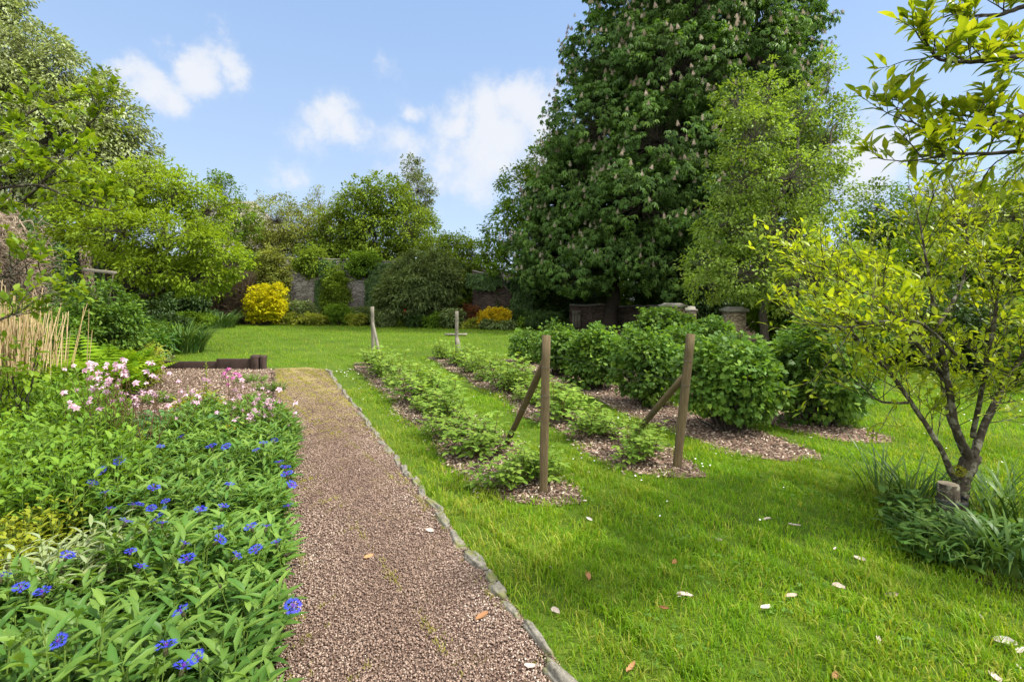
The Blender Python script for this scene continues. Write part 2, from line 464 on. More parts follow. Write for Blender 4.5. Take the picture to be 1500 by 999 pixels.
def t_strip(n=6, w=.03, bend=1.3, lift=1.2):
    """arching strap of unit length, rises along z then bends to x"""
    V = []; x = z = 0.; a = lift
    for i in range(n + 1):
        t = i / n; ww = w * (1 - t ** 2.2) * .5 + .0005
        V += [(x, ww, z + ww * .3), (x, -ww, z + ww * .3)]
        x += math.cos(a) / n; z += math.sin(a) / n; a -= bend / n * (0.5 + t)
    return np.array(V), [np.array([(2 * i, 2 * i + 1, 2 * i + 3, 2 * i + 2) for i in range(n)])]


def combine(items):
    """items: (template, 3x3 matrix or None, offset, scale)"""
    V, Fs, off = [], {}, 0
    for (tv, tf), Mx, o, s in items:
        v = tv * s
        if Mx is not None: v = v @ Mx.T
        V.append(v + np.asarray(o, float))
        for f in tf: Fs.setdefault(f.shape[1], []).append(f + off)
        off += len(tv)
    return np.concatenate(V), [np.concatenate(f) for f in Fs.values()]


def rot(ax, a):
    c, s = math.cos(a), math.sin(a)
    if ax == 'z': return np.array([(c, -s, 0), (s, c, 0), (0, 0, 1)])
    if ax == 'y': return np.array([(c, 0, s), (0, 1, 0), (-s, 0, c)])
    return np.array([(1, 0, 0), (0, c, -s), (0, s, c)])


def put(t, P, X, N, S, v):
    """instance template t at points P with axis X, normal N, size S -> (V, faces, v)"""
    tv, tf = t
    P = np.asarray(P, float); n = len(P); k = len(tv)
    if n == 0: return np.zeros((0, 3)), [], np.zeros(0)
    X = nrm(np.asarray(X, float)); N = np.asarray(N, float)
    N = nrm(N - (N * X).sum(1, keepdims=True) * X); Y = np.cross(N, X)
    S = np.broadcast_to(np.asarray(S, float), (n,))
    L = tv[None] * S[:, None, None]
    V = P[:, None] + L[..., 0:1] * X[:, None] + L[..., 1:2] * Y[:, None] + L[..., 2:3] * N[:, None]
    fs = [(f[None] + (np.arange(n) * k)[:, None, None]).reshape(-1, f.shape[1]) for f in tf]
    return V.reshape(-1, 3), fs, np.repeat(np.broadcast_to(v, (n,)), k)


def tubes(pts, rad, sides=5, cap=True):
    """pts (N,K,3), rad (N,K)"""
    pts = np.asarray(pts, float); rad = np.asarray(rad, float)
    N, K, _ = pts.shape
    T = nrm(np.gradient(pts, axis=1))
    ref = np.where(np.abs(T[:, :1, 2:3]) > .9, np.array([[[1., 0, 0]]]), np.array([[[0, 0, 1.]]]))
    A = nrm(np.cross(T, np.broadcast_to(ref, T.shape))); B = np.cross(T, A)
    th = np.arange(sides) * 2 * math.pi / sides
    V = pts[:, :, None] + rad[:, :, None, None] * (np.cos(th)[None, None, :, None] * A[:, :, None] + np.sin(th)[None, None, :, None] * B[:, :, None])
    i = np.arange(N)[:, None, None] * K * sides + np.arange(K - 1)[None, :, None] * sides
    s = np.arange(sides)[None, None]
    q = np.stack([i + s, i + (s + 1) % sides, i + sides + (s + 1) % sides, i + sides + s], -1).reshape(-1, 4)
    fs = [q]
    if cap:
        fs.append((np.arange(N)[:, None] * K * sides + (K - 1) * sides + np.arange(sides)[None]))
    return V.reshape(-1, 3), fs


def curve(A, B, K=6, sag=.1, wob=.06):
    """N curved lines from A to B"""
    A = np.asarray(A, float); B = np.asarray(B, float); n = len(A)
    t = np.linspace(0, 1, K)[None, :, None]
    L = np.linalg.norm(B - A, axis=1)[:, None, None]
    P = A[:, None] * (1 - t) + B[:, None] * t
    P = P + np.sin(t * math.pi) * L * (np.array([0, 0, 1.]) * sag + rng.normal(size=(n, 1, 3)) * wob)
    P[:, 1:-1] += rng.normal(size=(n, K - 2, 3)) * L * wob * .3
    return P


def crown(lobes, clump, per, cover=1.3, shell=.5, stray=.1, zmin=.15, flat=.7):
    Cs, Us, Li = [], [], []
    for li, (c, r) in enumerate(lobes):
        c = np.array(c, float); r = np.array(r, float)
        A = 4 * math.pi * (((r[0] * r[1]) ** 1.6 + (r[0] * r[2]) ** 1.6 + (r[1] * r[2]) ** 1.6) / 3) ** (1 / 1.6)
        m = max(6, int(cover * A / (math.pi * clump ** 2)))
        u = unit(m); rr = shell + (1 - shell) * rng.random(m) ** .45
        st = rng.random(m) < stray; rr[st] *= 1.12 + .2 * rng.random(st.sum())
        Cs.append(c + u * rr[:, None] * r); Us.append(u); Li.append(np.full(m, li))
    C = np.concatenate(Cs); U = np.concatenate(Us); Li = np.concatenate(Li)
    ok = C[:, 2] > zmin; C, U, Li = C[ok], U[ok], Li[ok]
    m = len(C)
    cr = clump * (.55 + .75 * rng.random(m))
    cv = rng.random(m)
    o = unit(m * per) * (rng.random(m * per) ** .5)[:, None]
    idx = np.repeat(np.arange(m), per)
    o2 = o * cr[idx][:, None] * np.array([1, 1, flat])
    S = C[idx] + o2
    out = nrm(o * .9 + U[idx] * .7)
    v = np.clip(.45 * cv[idx] + .55 * rng.random(len(S)), 0, 1)
    return S, out, v, C, Li


def leaves(S, out, v, tmpl, size, mat, droop=.4, face=1.0, jit=.7):
    n = len(S)
    X = out + unit(n) * .6; X[:, 2] -= droop
    N = np.array([0, 0, face]) + unit(n) * jit + out * .35
    sz = size * (.65 + .7 * rng.random(n))
    V, f, vv = put(tmpl, S, X, N, sz, v)
    return V, f, vv, mat


def tree(name, label, cat, base, lobes, clump, per, tmpl, size, mat, bark='bark', rad=.2, fork=None, cover=1.3, group=None,
         shell=.5, droop=.4, stray=.1, twigr=.012, lean=None, face=1., jit=.7, extra=None, zmin=.15, pn=('trunk', 'crown')):
    b = np.array([base[0], base[1], 0.])
    root = empty(name, tuple(b), label, cat, group)
    S, out, v, C, Li = crown(lobes, clump, per, cover, shell, stray, zmin)
    parts = [leaves(S, out, v, tmpl, size, M[mat], droop, face, jit)]
    mk(pn[1], parts, root)
    # trunk and limbs
    zc = np.array([l[0][2] for l in lobes]); top = np.array(lobes[int(np.argmax(zc))][0], float)
    if fork is None: fork = b + (np.array([top[0], top[1], zc.min()]) - b) * np.array([.3, .3, .6])
    fork = np.array(fork, float)
    tp = []
    P = curve([b - (0, 0, .1)], [fork], 7, 0, .03)
    V, f = tubes(P, np.linspace(rad, rad * .75, 7)[None] * np.array([1.35, 1.08, 1, 1, 1, 1, 1])[None], 12); tp.append((V, f, None, M[bark]))
    LC = np.array([l[0] for l in lobes], float)
    P = curve(np.repeat(fork[None], len(LC), 0), LC, 7, .06, .07)
    V, f = tubes(P, np.linspace(rad * .5, rad * .14, 7)[None].repeat(len(LC), 0), 7); tp.append((V, f, None, M[bark]))
    P = curve(LC[Li], C, 5, .05, .08)
    r0 = max(rad * .045, twigr * .6)
    V, f = tubes(P, np.linspace(r0, r0 * .3, 5)[None].repeat(len(C), 0), 4, False); tp.append((V, f, None, M[bark]))
    mk(pn[0], tp, root, True)
    return root, C


def LP(px, py, Y, rx, ry, rd=None):
    k = Y / F
    return ((Wx(px, Y), Y, Wz(py, Y)), (rx * k, (rx * k if rd is None else rd), ry * k))


def inpoly(x, y, poly):
    r = np.zeros(len(x), bool); j = len(poly) - 1
    for i in range(len(poly)):
        xi, yi = poly[i]; xj, yj = poly[j]
        c = ((yi > y) != (yj > y)) & (x < (xj - xi) * (y - yi) / (yj - yi + 1e-12) + xi)
        r ^= c; j = i
    return r


def sheet(name, poly, z, mat):
    V = [(x, y, z) for x, y in poly]
    return tag(mk(name, [(V, [np.array([range(len(V))])], None, mat)]), kind='structure')


def snoise(x, y, s=1.):
    return (np.sin(x * 1.7 * s + 1.3) * np.cos(y * 1.3 * s + .7) + .6 * np.sin(x * 3.1 * s + y * 2.3 * s) + .4 * np.cos(x * 5.3 * s - y * 4.7 * s + 2)) / 2


def ragged(poly, step=.35, amp=.08, keep=None):
    out = []
    for i in range(len(poly)):
        a = np.array(poly[i], float); b = np.array(poly[(i + 1) % len(poly)], float)
        L = np.linalg.norm(b - a); k = max(1, int(L / step)); nrmv = np.array([-(b - a)[1], (b - a)[0]]) / max(L, 1e-6)
        for j in range(k):
            p = a + (b - a) * j / k
            out.append(tuple(p + nrmv * rng.normal() * amp * (0 if L > 60 else 1)))
    return out


# ------------------------------------------------------------------ ground
xr = lambda Y: 1.23 - .5 * Y          # right (stone) edge of the path
xl = lambda Y: .05 - .5 * Y           # left edge of the path
mA = lambda Y: .2 - .46 * (Y - 3.9)
mB = lambda Y: 1.45 - .375 * (Y - 4.5)
mC = lambda Y: 2.75 - .33 * (Y - 4.9)
mD = lambda Y: 3.95 - .33 * (Y - 5.5)
sheet('lawn', [(-400, -60), (400, -60), (400, 900), (-400, 900)], 0., M['turf'])
bed = [(xl(-1) - .0, -1), (xl(11.1), 11.1), (-8.3, 11.15), (-12.4, 18.7), (-19.0, 30.3), (-15.3, 32.5), (-6.3, 29.3), (0, 26.2), (3.2, 23.5),
       (7.0, 17.5), (9.0, 13.5), (11.5, 10.8), (30, 8.5), (60, 30), (60, 60), (-60, 60), (-60, -1)]
bedr = ragged(bed, .4, .05)
sheet('bed_soil', bedr, .004, M['soil'])
path = [(xr(-1), -1)] + [(xr(y) + rng.normal() * .02, y) for y in np.arange(-.5, 10.9, .4)] + [(-4.35, 11.05), (-4.9, 11.4), (-5.5, 11.2)] + \
       [(xl(y) + rng.normal() * .03, y) for y in np.arange(10.9, -.6, -.4)] + [(xl(-1), -1)]
sheet('gravel_path', path, .009, M['gravelbed'])


def strip(fn, y0, y1, w, extra=0):
    a = [(fn(y) - w * (1 + .15 * math.sin(y * 3)) + rng.normal() * .03, y) for y in np.arange(y0 + .25, y1, .3)]
    b = [(fn(y) + w * (1 + .15 * math.cos(y * 2.3)) + rng.normal() * .03, y) for y in np.arange(y0 + .25, y1, .3)][::-1]
    return [(fn(y0), y0 - .02), (fn(y0) - w * .6, y0 + .06)] + a + b + [(fn(y0) + w * .6, y0 + .03)]


mulchA = strip(mA, 3.72, 12.2, .42)
mulchB = strip(mB, 4.3, 13.4, .42)
mulchC = strip(mC, 4.75, 12.8, .50)
mulchD = strip(mD, 5.35, 13., .45)
chipbed = [(xl(5.6) - .25, 5.6), (xl(8) - .15, 8), (xl(10) - .1, 10), (-5.6, 11.1), (-8.3, 11.1), (-8.0, 9.2), (-6.5, 7.2), (-4.9, 5.7)]
for k, pl in enumerate((mulchA, mulchB, mulchC, mulchD, chipbed)):
    sheet('woodchip_bed', pl, .008, M['mulchbase'])
MUL = [mulchA, mulchB, mulchC, mulchD]


# ---- wood chips lying on the beds
def chips():
    cube = np.array([(x, y, z) for z in (-.5, .5) for x, y in ((-.5, -.5), (.5, -.5), (.5, .5), (-.5, .5))], float)
    cf = [np.array([(0, 3, 2, 1), (4, 5, 6, 7), (0, 1, 5, 4), (1, 2, 6, 5), (2, 3, 7, 6), (3, 0, 4, 7)])]
    t = (cube * np.array([1, .38, .12]), cf)
    Ps = []
    for pl, den in ((mulchA, 2600), (mulchB, 1900), (mulchC, 1300), (mulchD, 800), (chipbed, 800)):
        a = np.array(pl); lo, hi = a.min(0), a.max(0); n = int(np.prod(hi - lo) * den)
        x = rng.uniform(lo[0], hi[0], n); y = rng.uniform(lo[1], hi[1], n)
        ok = inpoly(x + rng.normal(size=n) * .07, y + rng.normal(size=n) * .07, pl); Ps.append(np.stack([x[ok], y[ok]], 1))
    P = np.concatenate(Ps); n = len(P)
    z = .012 + rng.random(n) * .02
    X = unit(n); X[:, 2] *= .3
    N = np.array([0, 0, 1.]) + unit(n) * .45
    S = .010 + .024 * rng.random(n) ** 2 + .002 * P[:, 1]
    V, f, v = put(t, np.c_[P, z], X, N, S, rng.random(n) ** 1.3)
    tag(mk('woodchips', [(V, f, v, M['chip'])]), 'pale brown wood chips scattered thickly over the planting strips', 'wood chips', kind='stuff')


chips()


def pebbles():
    oc = np.array([(1, 0, 0), (-1, 0, 0), (0, 1, 0), (0, -1, 0), (0, 0, 1), (0, 0, -1), (.62, .62, .4), (-.62, .62, .3), (.6, -.64, .35), (-.6, -.6, .4)], float)
    fs = [np.array([(4, 6, 2), (4, 2, 7), (4, 7, 1), (4, 1, 9), (4, 9, 3), (4, 3, 8), (4, 8, 0), (4, 0, 6), (6, 0, 2), (7, 2, 1), (9, 1, 3), (8, 3, 0), (5, 2, 0), (5, 1, 2), (5, 3, 1), (5, 0, 3)])]
    t = (oc * np.array([1, .8, .6]), fs)
    Ps, Ss = [], []
    for y0, y1, den, s in ((1.3, 3.2, 19000, .0052), (3.2, 5.5, 11000, .0062), (5.5, 11, 2800, .0078)):
        n = int((y1 - y0) * 1.25 * den); y = rng.uniform(y0, y1, n); x = rng.uniform(-.04, 1.2, n) + xl(y)
        keep = rng.random(n) < np.clip(1.15 - .13 * np.maximum(y - 4.5, 0) - .5 * (snoise(x, y, 2.2) > .5), 0, 1)
        x, y = x[keep], y[keep]; Ps.append(np.stack([x, y], 1)); Ss.append(s * (.55 + .9 * rng.random(len(x))))
    P = np.concatenate(Ps); S = np.concatenate(Ss); n = len(P)
    z = .012 + rng.random(n) * .007
    V, f, v = put(t, np.c_[P, z], unit(n) * np.array([1, 1, .3]), np.array([0, 0, 1.]) + unit(n) * .5, S, np.clip(rng.random(n) ** 1.15 * (.85 + .22 * snoise(P[:, 0] * 2.5, P[:, 1] * 1.6)), 0, 1))
    tag(mk('gravel', [(V, f, v, M['pebble'])]), 'fine reddish brown gravel covering the straight garden path', 'gravel', kind='stuff')


pebbles()


# ---- grass
def grass():
    def blade(n=3, w=.07, bend=.9):
        V, x, z, a = [], 0., 0., 1.35
        for i in range(n):
            t = i / n; ww = w * .5 * (1 - t * .55); V += [(x, ww, z), (x, -ww, z)]
            x += math.cos(a) / n; z += math.sin(a) / n; a -= bend / n * (1 + t)
        V.append((x, 0, z)); k = 2 * n
        q = [(2 * i, 2 * i + 1, 2 * i + 3, 2 * i + 2) for i in range(n - 1)]
        return np.array(V), [np.array(q), np.array([(k - 2, k - 1, k)])]
    tb = [blade(3, .085, .5), blade(3, .08, 1.2), blade(3, .09, 1.9)]
    P, S = [], []
    zones = [(1.75, 3.2, 12500, .058), (3.2, 5.2, 8500, .060), (5.2, 8.5, 3600, .064), (8.5, 14, 900, .07), (14, 33, 260, .10)]
    for y0, y1, den, s in zones:
        x0 = -1.15 * y1 if y0 > 5 else -1.0 * y1; x1 = 1.15 * y1
        n = int((y1 - y0) * (x1 - x0) * den)
        x = rng.uniform(x0, x1, n); y = rng.uniform(y0, y1, n)
        ok = (np.abs(x) < 1.12 * y) & ((x > xr(y) + .012) | (y > 10.9)) & ~inpoly(x, y, bed)
        ok &= ~((y > 10.7) & (y < 11.45) & (x < -4.2) & (x > -5.9) & (rng.random(n) < .5 + .5 * snoise(x * 3, y * 4)))
        x, y = x[ok], y[ok]
        jx = x + rng.normal(size=len(x)) * .06 + .09 * snoise(x * 5, y * 5); jy = y + rng.normal(size=len(x)) * .06 + .09 * snoise(y * 6, x * 5)
        m = np.zeros(len(x), bool)
        for pl in MUL: m |= inpoly(jx, jy, pl)
        x, y = x[~m], y[~m]
        cl = snoise(x * 9, y * 9) + .6 * snoise(x * 23 + 5, y * 21)
        keep = rng.random(len(x)) < np.clip(.62 + .5 * cl, .12, 1)
        worn = np.exp(-((x - xr(y) - .14) / .16) ** 2) * .5
        keep &= rng.random(len(x)) > worn
        x, y = x[keep], y[keep]
        P.append(np.c_[x, y, np.zeros(len(x))]); S.append(s * (.45 + .85 * rng.random(len(x)) ** 1.3) * np.clip(1.05 + .30 * snoise(x * 1.2, y * 1.2) + .45 * snoise(x * 6 + 1, y * 6), .35, 2.2))
    P = np.concatenate(P); S = np.concatenate(S); n = len(P)
    az = rng.random(n) * 6.283 + 1.5 * snoise(P[:, 0] * 4, P[:, 1] * 4)
    X = np.c_[np.cos(az), np.sin(az), rng.normal(size=n) * .22]
    N = np.array([0, 0, 1.]) + unit(n) * .25
    v = np.clip(.50 + .24 * snoise(P[:, 0] * 1.1, P[:, 1] * 1.1) + .16 * snoise(P[:, 0] * 7, P[:, 1] * 7) + .2 * rng.normal(size=n), 0, .93)
    worn = np.exp(-((P[:, 0] - xr(P[:, 1]) - .2) / .22) ** 2)
    v = np.clip(v + worn * .3 * rng.random(n), 0, 1)
    yp = (snoise(P[:, 0] * .8 + 4, P[:, 1] * .8) + .5 * snoise(P[:, 0] * 3, P[:, 1] * 3 + 1)) > .75
    v = np.where(yp & (rng.random(n) < .5), np.clip(v + .3, 0, 1), v)
    v[rng.random(n) < .04] = 1.
    parts = []
    k = rng.integers(0, 3, n)
    for i in range(3):
        s = k == i
        V, f, vv = put(tb[i], P[s], X[s], N[s], S[s], v[s]); parts.append((V, f, vv, M['grass']))
    print('blades', n)
    tag(mk('grass', parts), 'bright green lawn grass with mossy patches beside the path', 'grass', kind='stuff')
    # clover and daisies in the sward
    n = 5200; x = rng.uniform(-1, 4.5, n); y = rng.uniform(1.8, 5, n)
    c = snoise(x * 2 + 3, y * 2 + 1) + .5 * snoise(x * 6, y * 6)
    ok = (x > xr(y) + .15) & (c > .25)
    for pl in MUL: ok &= ~inpoly(x, y, pl)
    x, y = x[ok], y[ok]; n = len(x)
    tri = combine([(t_leaf(.9, .02, .05, .6), rot('z', a), (0, 0, 0), 1.) for a in (0, 2.1, 4.2)])
    V, f, vv = put(tri, np.c_[x, y, .02 + .02 * rng.random(n)], unit(n) * np.array([1, 1, .2]), np.array([0, 0, 1.]) + unit(n) * .35, .010 + .008 * rng.random(n), rng.random(n))
    tag(mk('clover', [(V, f, vv, M['clover'])]), 'small round clover leaves low in the near lawn', 'clover', kind='stuff')
    n = 2300; x = rng.uniform(-6, 9, n); y = 2 + 9 * rng.random(n) ** .9
    c = snoise(x * .9 + 3, y * .9) + .6 * snoise(x * 4, y * 4)
    near = np.minimum(np.abs(x - mA(y) + .75), np.abs(x - mB(y) - .6))
    ok = (x > xr(y) + .15) & (c > .15) & (rng.random(n) < .35 + .65 * (near < .3)) & (np.abs(x) < 1.1 * y)
    for pl in MUL: ok &= ~inpoly(x, y, pl)
    x, y = x[ok], y[ok]; n = len(x)
    st = combine([(t_diamond(.5, 0, .0), rot('z', a), (0, 0, 0), 1.) for a in np.arange(6) * 1.047])
    V, f, vv = put(st, np.c_[x, y, .03 + .015 * rng.random(n)], unit(n) * np.array([1, 1, .1]), np.array([0, -.3, 1.]) + unit(n) * .4, .007 + .0008 * y, rng.random(n))
    tag(mk('daisies', [(V, f, vv, M['daisy'])]), 'tiny white daisies sprinkled through the lawn', 'daisies', kind='stuff')
    # moss and weed tufts in the gravel
    n = 110000; y = 1.6 + 9.4 * rng.random(n) ** 1.3; x = xl(y) + rng.random(n) * 1.15
    c = snoise(x * 5, y * 5) + .8 * snoise(x * 17 + 2, y * 15) + .5 * snoise(x * 41, y * 37)
    ok = c > .9 - .13 * np.maximum(y - 4.5, 0) - .35 * (x - xl(y) < .15) - .5 * (x - xl(y) > 1.08); x, y = x[ok], y[ok]; n = len(x)
    az = rng.random(n) * 6.283
    V, f, vv = put(tb[1], np.c_[x, y, np.full(n, .01)], np.c_[np.cos(az), np.sin(az), np.zeros(n)], np.array([0, 0, 1.]) + unit(n) * .6, .018 + .016 * rng.random(n), rng.random(n))
    tag(mk('moss_tufts', [(V, f, vv, M['moss2'])]), 'sparse yellow green moss tufts growing through the gravel', 'moss', kind='stuff')


grass()

# ------------------------------------------------------------------ edging stones
ORD = 'first second third fourth fifth sixth seventh eighth ninth tenth eleventh twelfth thirteenth fourteenth fifteenth sixteenth seventeenth eighteenth nineteenth twentieth'.split()
ORD += ['twenty-' + o for o in ORD[:9]] + ['thirtieth'] + ['thirty-' + o for o in ORD[:9]] + ['fortieth'] + ['forty-' + o for o in ORD[:9]]


def icostone(sub=2):
    import bmesh
    bm = bmesh.new(); bmesh.ops.create_icosphere(bm, subdivisions=sub, radius=1)
    V = np.array([v.co[:] for v in bm.verts]); Fc = np.array([[v.index for v in f.verts] for f in bm.faces]); bm.free()
    return V, Fc


from mathutils import noise as mn
ISV, ISF = icostone(4)


def rough_stone(name, loc, size, rz, mat, parent=None, lump=.14):
    ph = rng.random(6) * 6
    q = np.sign(ISV) * np.abs(ISV) ** .82
    d = 1 + lump * (np.sin(ISV[:, 0] * 4 + ph[0]) * np.cos(ISV[:, 1] * 3 + ph[1]) + .6 * np.sin(ISV[:, 2] * 6 + ph[2] + ISV[:, 0] * 5)) 
    nz = np.array([mn.fractal(Vector((v[0] * 2.2 + ph[3] * 9, v[1] * 4 + ph[4] * 9, v[2] * 2.2)), .8, 2.1, 5) for v in ISV]); d = d + .17 * nz
    V = q * d[:, None] * np.array(size) * .5
    V = V @ rot('z', rz).T
    return mk(name, [(V + np.array(loc), [ISF], None, mat)], parent, True, origin=None if parent else loc)


y = 1.55; i = 0
while y < 10.9:
    L = rng.uniform(.10, .30) * (1 + .04 * y)
    yc = y + L * .445
    o = rough_stone('edging_stone', (xr(yc) + rng.normal() * .014, yc, -.008 + rng.random() * .012), (rng.uniform(.045, .09), L * 1.0, rng.uniform(.06, .10)), math.atan(.5) + rng.normal() * .13, M['edging'], lump=.10)
    lab = ORD[i] + ' rough grey edging stone from the near end of the gravel path'
    tag(o, lab, 'stone', 'rough stones edging the gravel path')
    y += L * .895 + .004; i += 1

# ------------------------------------------------------------------ walls, piers, timber


def box(lo, hi, bev=0.):
    lo = np.array(lo, float); hi = np.array(hi, float)
    V = np.array([(x, y, z) for z in (lo[2], hi[2]) for x, y in ((lo[0], lo[1]), (hi[0], lo[1]), (hi[0], hi[1]), (lo[0], hi[1]))])
    return V, [np.array([(0, 3, 2, 1), (4, 5, 6, 7), (0, 1, 5, 4), (1, 2, 6, 5), (2, 3, 7, 6), (3, 0, 4, 7)])]


def beam(a, b, w, d, mat, name, parent, seg=8, up=(0, 1, 0), wear=.02, ch=.12):
    """rectangular timber from a to b with chamfered corners and small irregularities"""
    a = np.array(a, float); b = np.array(b, float); t = nrm(b - a); s = nrm(np.cross(t, np.array(up, float))); u = np.cross(s, t)
    c = ch
    prof = np.array([(-.5 + c, -.5), (.5 - c, -.5), (.5, -.5 + c), (.5, .5 - c), (.5 - c, .5), (-.5 + c, .5), (-.5, .5 - c), (-.5, -.5 + c)])
    V = []
    for i in range(seg + 1):
        k = i / seg; sc = 1 + rng.normal(size=2) * wear
        p = a + (b - a) * k + (s * rng.normal() + u * rng.normal()) * w * wear * .6
        V += [p + s * x * w * sc[0] + u * y * d * sc[1] for x, y in prof]
    q = [(8 * i + j, 8 * i + (j + 1) % 8, 8 * i + 8 + (j + 1) % 8, 8 * i + 8 + j) for i in range(seg) for j in range(8)]
    return mk(name, [(np.array(V), [np.array(q), np.array([range(7, -1, -1)]), np.array([range(8 * seg, 8 * seg + 8)])], None, mat)], parent)


def post(top, base, h, lean, brace_top_z, foot, w, label, mat='post', bw=None):
    x, y = base
    root = empty('support_post', (x, y, 0), label, 'post', 'timber posts holding the raspberry rows')
    tz = (x + lean, y, h)
    beam((x, y, -.2), tz, w, w, M[mat], 'upright', root)
    k = brace_top_z / h
    att = np.array((x + lean * k, y, brace_top_z)); ft = np.array((foot[0], foot[1], -.05)); dd = nrm(ft - att) * np.array([1, 1, 0])
    beam(ft, att + dd * w * .7, bw or w * .8, (bw or w * .8) * .9, M[mat], 'brace', root, wear=.03)
    for kz in (.62, .80):
        z = h * kz; s = w * .5 + .003; cx = x + lean * kz
        ring = np.array([[(cx - s, y - s, z), (cx + s, y - s, z + .003), (cx + s, y + s, z), (cx - s, y + s, z - .002), (cx - s, y - s, z)]])
        V, f = tubes(ring, np.full((1, 5), .0018), 4); mk('wire_tie', [(V, f, None, M['wire'])], root)
    return root


post(None, G(795, 723), 1.31, .03, 1.08, G(738, 652), .068, 'square brown timber post at the near end of the left raspberry row')
post(None, G(988, 686), 1.28, .155, .86, G(921, 640), .068, 'brown timber post tilting right at the near end of the right raspberry row')
post(None, G(547, 522), 1.42, -.03, .95, G(561, 536), .085, 'greyed post with crossing brace at the far end of the left raspberry row', 'postgrey', .06)
post(None, G(669, 524), 1.30, .0, .55, G(679, 534), .09, 'short greyed post at the far end of the right raspberry row', 'postgrey', .10)


def wire(a, b, label, sag=.05):
    P = curve([a], [b], 14, -sag, .0); V, f = tubes(P, np.full((1, 14), .0016), 4)
    tag(mk('support_wire', [(V, f, None, M['wire'])], origin=a), label, 'wire', 'thin wires strung along the raspberry rows')


p1, p3 = G(795, 723), G(547, 522); p2, p4 = G(988, 686), G(669, 524)
wire((p2[0] + .05, p2[1] + .035, .45), (p4[0], p4[1] - .04, .45), 'lower thin wire running from the tilting post along the right raspberry row', .01)

wire((p2[0] + .10, p2[1] + .035, .82), (p4[0], p4[1] - .04, .80), 'upper thin wire running from the tilting post along the right raspberry row', .01)
wire((p1[0], p1[1] + .035, .62), (p3[0] - .02, p3[1] - .04, .62), 'thin wire running along the left raspberry row between its two posts', .01)

# back wall (stone, partly hidden by climbers) and left wall


def wall(name, label, pts, th, mat, cap=None, group=None, steps=1.2):
    """pts: (x, y, height) along the front face"""
    root = empty(name, (pts[0][0], pts[0][1], 0), label, 'wall', group)
    P = []
    for (x0, y0, h0), (x1, y1, h1) in zip(pts[:-1], pts[1:]):
        L = math.hypot(x1 - x0, y1 - y0); k = max(1, int(L / steps))
        for j in range(k):
            t = j / k; P.append((x0 + (x1 - x0) * t, y0 + (y1 - y0) * t, h0 + (h1 - h0) * t + rng.normal() * .04))
    P.append(pts[-1]); P = np.array(P, float)
    d = nrm(np.gradient(P[:, :2], axis=0)); nn = np.c_[-d[:, 1], d[:, 0]] * th
    n = len(P); V = []
    for i in range(n):
        x, y, h = P[i]
        V += [(x, y, -.2), (x, y, h), (x + nn[i, 0], y + nn[i, 1], h + .02), (x + nn[i, 0], y + nn[i, 1], -.2)]
    q = [(4 * i + j, 4 * i + 4 + j, 4 * i + 4 + (j + 1) % 4, 4 * i + (j + 1) % 4) for i in range(n - 1) for j in range(4)]
    mk('masonry', [(np.array(V), [np.array(q), np.array([(0, 1, 2, 3), (4 * n - 1, 4 * n - 2, 4 * n - 3, 4 * n - 4)])], None, M[mat])], root)
    if cap:
        V = []; e = .05
        for i in range(n):
            x, y, h = P[i]; a = nn[i] / th
            V += [(x - a[0] * e, y - a[1] * e, h + .006), (x - a[0] * e, y - a[1] * e, h + .09), (x + nn[i, 0] + a[0] * e, y + nn[i, 1] + a[1] * e, h + .11), (x + nn[i, 0] + a[0] * e, y + nn[i, 1] + a[1] * e, h + .026)]
        mk('coping', [(np.array(V), [np.array(q), np.array([(0, 1, 2, 3), (4 * n - 1, 4 * n - 2, 4 * n - 3, 4 * n - 4)])], None, M[cap])], root)
    return root


wall('stone_wall', 'tall old grey stone wall across the back of the garden behind the shrubs', [(-25, 33.6, 4.7), (-14, 33.6, 4.5), (-5, 34.2, 4.2), (0, 34.4, 3.6), (1.2, 34.4, 3.3)], .6, 'wall', 'cap')
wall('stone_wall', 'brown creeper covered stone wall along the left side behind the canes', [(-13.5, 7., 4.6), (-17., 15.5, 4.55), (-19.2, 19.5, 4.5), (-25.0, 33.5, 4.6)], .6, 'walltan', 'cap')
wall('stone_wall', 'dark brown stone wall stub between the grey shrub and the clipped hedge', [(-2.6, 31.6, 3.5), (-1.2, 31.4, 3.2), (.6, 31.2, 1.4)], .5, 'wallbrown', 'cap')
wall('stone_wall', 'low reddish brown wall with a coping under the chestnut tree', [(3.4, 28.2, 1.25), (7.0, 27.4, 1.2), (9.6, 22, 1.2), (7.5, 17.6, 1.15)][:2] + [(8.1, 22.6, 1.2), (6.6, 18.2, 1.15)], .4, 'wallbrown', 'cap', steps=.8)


def pier(px, Y, wpx, top, label):
    x = Wx(px, Y); w = wpx * Y / F
    root = empty('gate_pier', (x, Y, 0), label, 'gate pier', 'stone gate piers behind the currant bushes')
    V, f = box((x - w / 2, Y - w / 2, -.1), (x + w / 2, Y + w / 2, top - .13)); mk('shaft', [(V, f, None, M['pier'])], root)
    e = w / 2 + .07
    V, f = box((x - e, Y - e, top - .127), (x + e, Y + e, top - .035))
    V2 = V.copy(); V2[4:, 2] = top + .03; V2[4:, :2] = (V[4:, :2] - (x, Y)) * .55 + (x, Y); V2[:4, 2] = top - .032; V2[:4, :2] = (V2[:4, :2] - (x, Y)) * .94 + (x, Y)
    mk('cap_stone', [(V, f, None, M['cap']), (V2, f, None, M['cap'])], root)


pier(1075, 15.5, 24, 1.36, 'buff stone gate pier with a flat cap just left of the upright pear tree')
pier(985, 17.5, 27, 1.47, 'stone gate pier under the chestnut with only its grey cap showing above bushes')

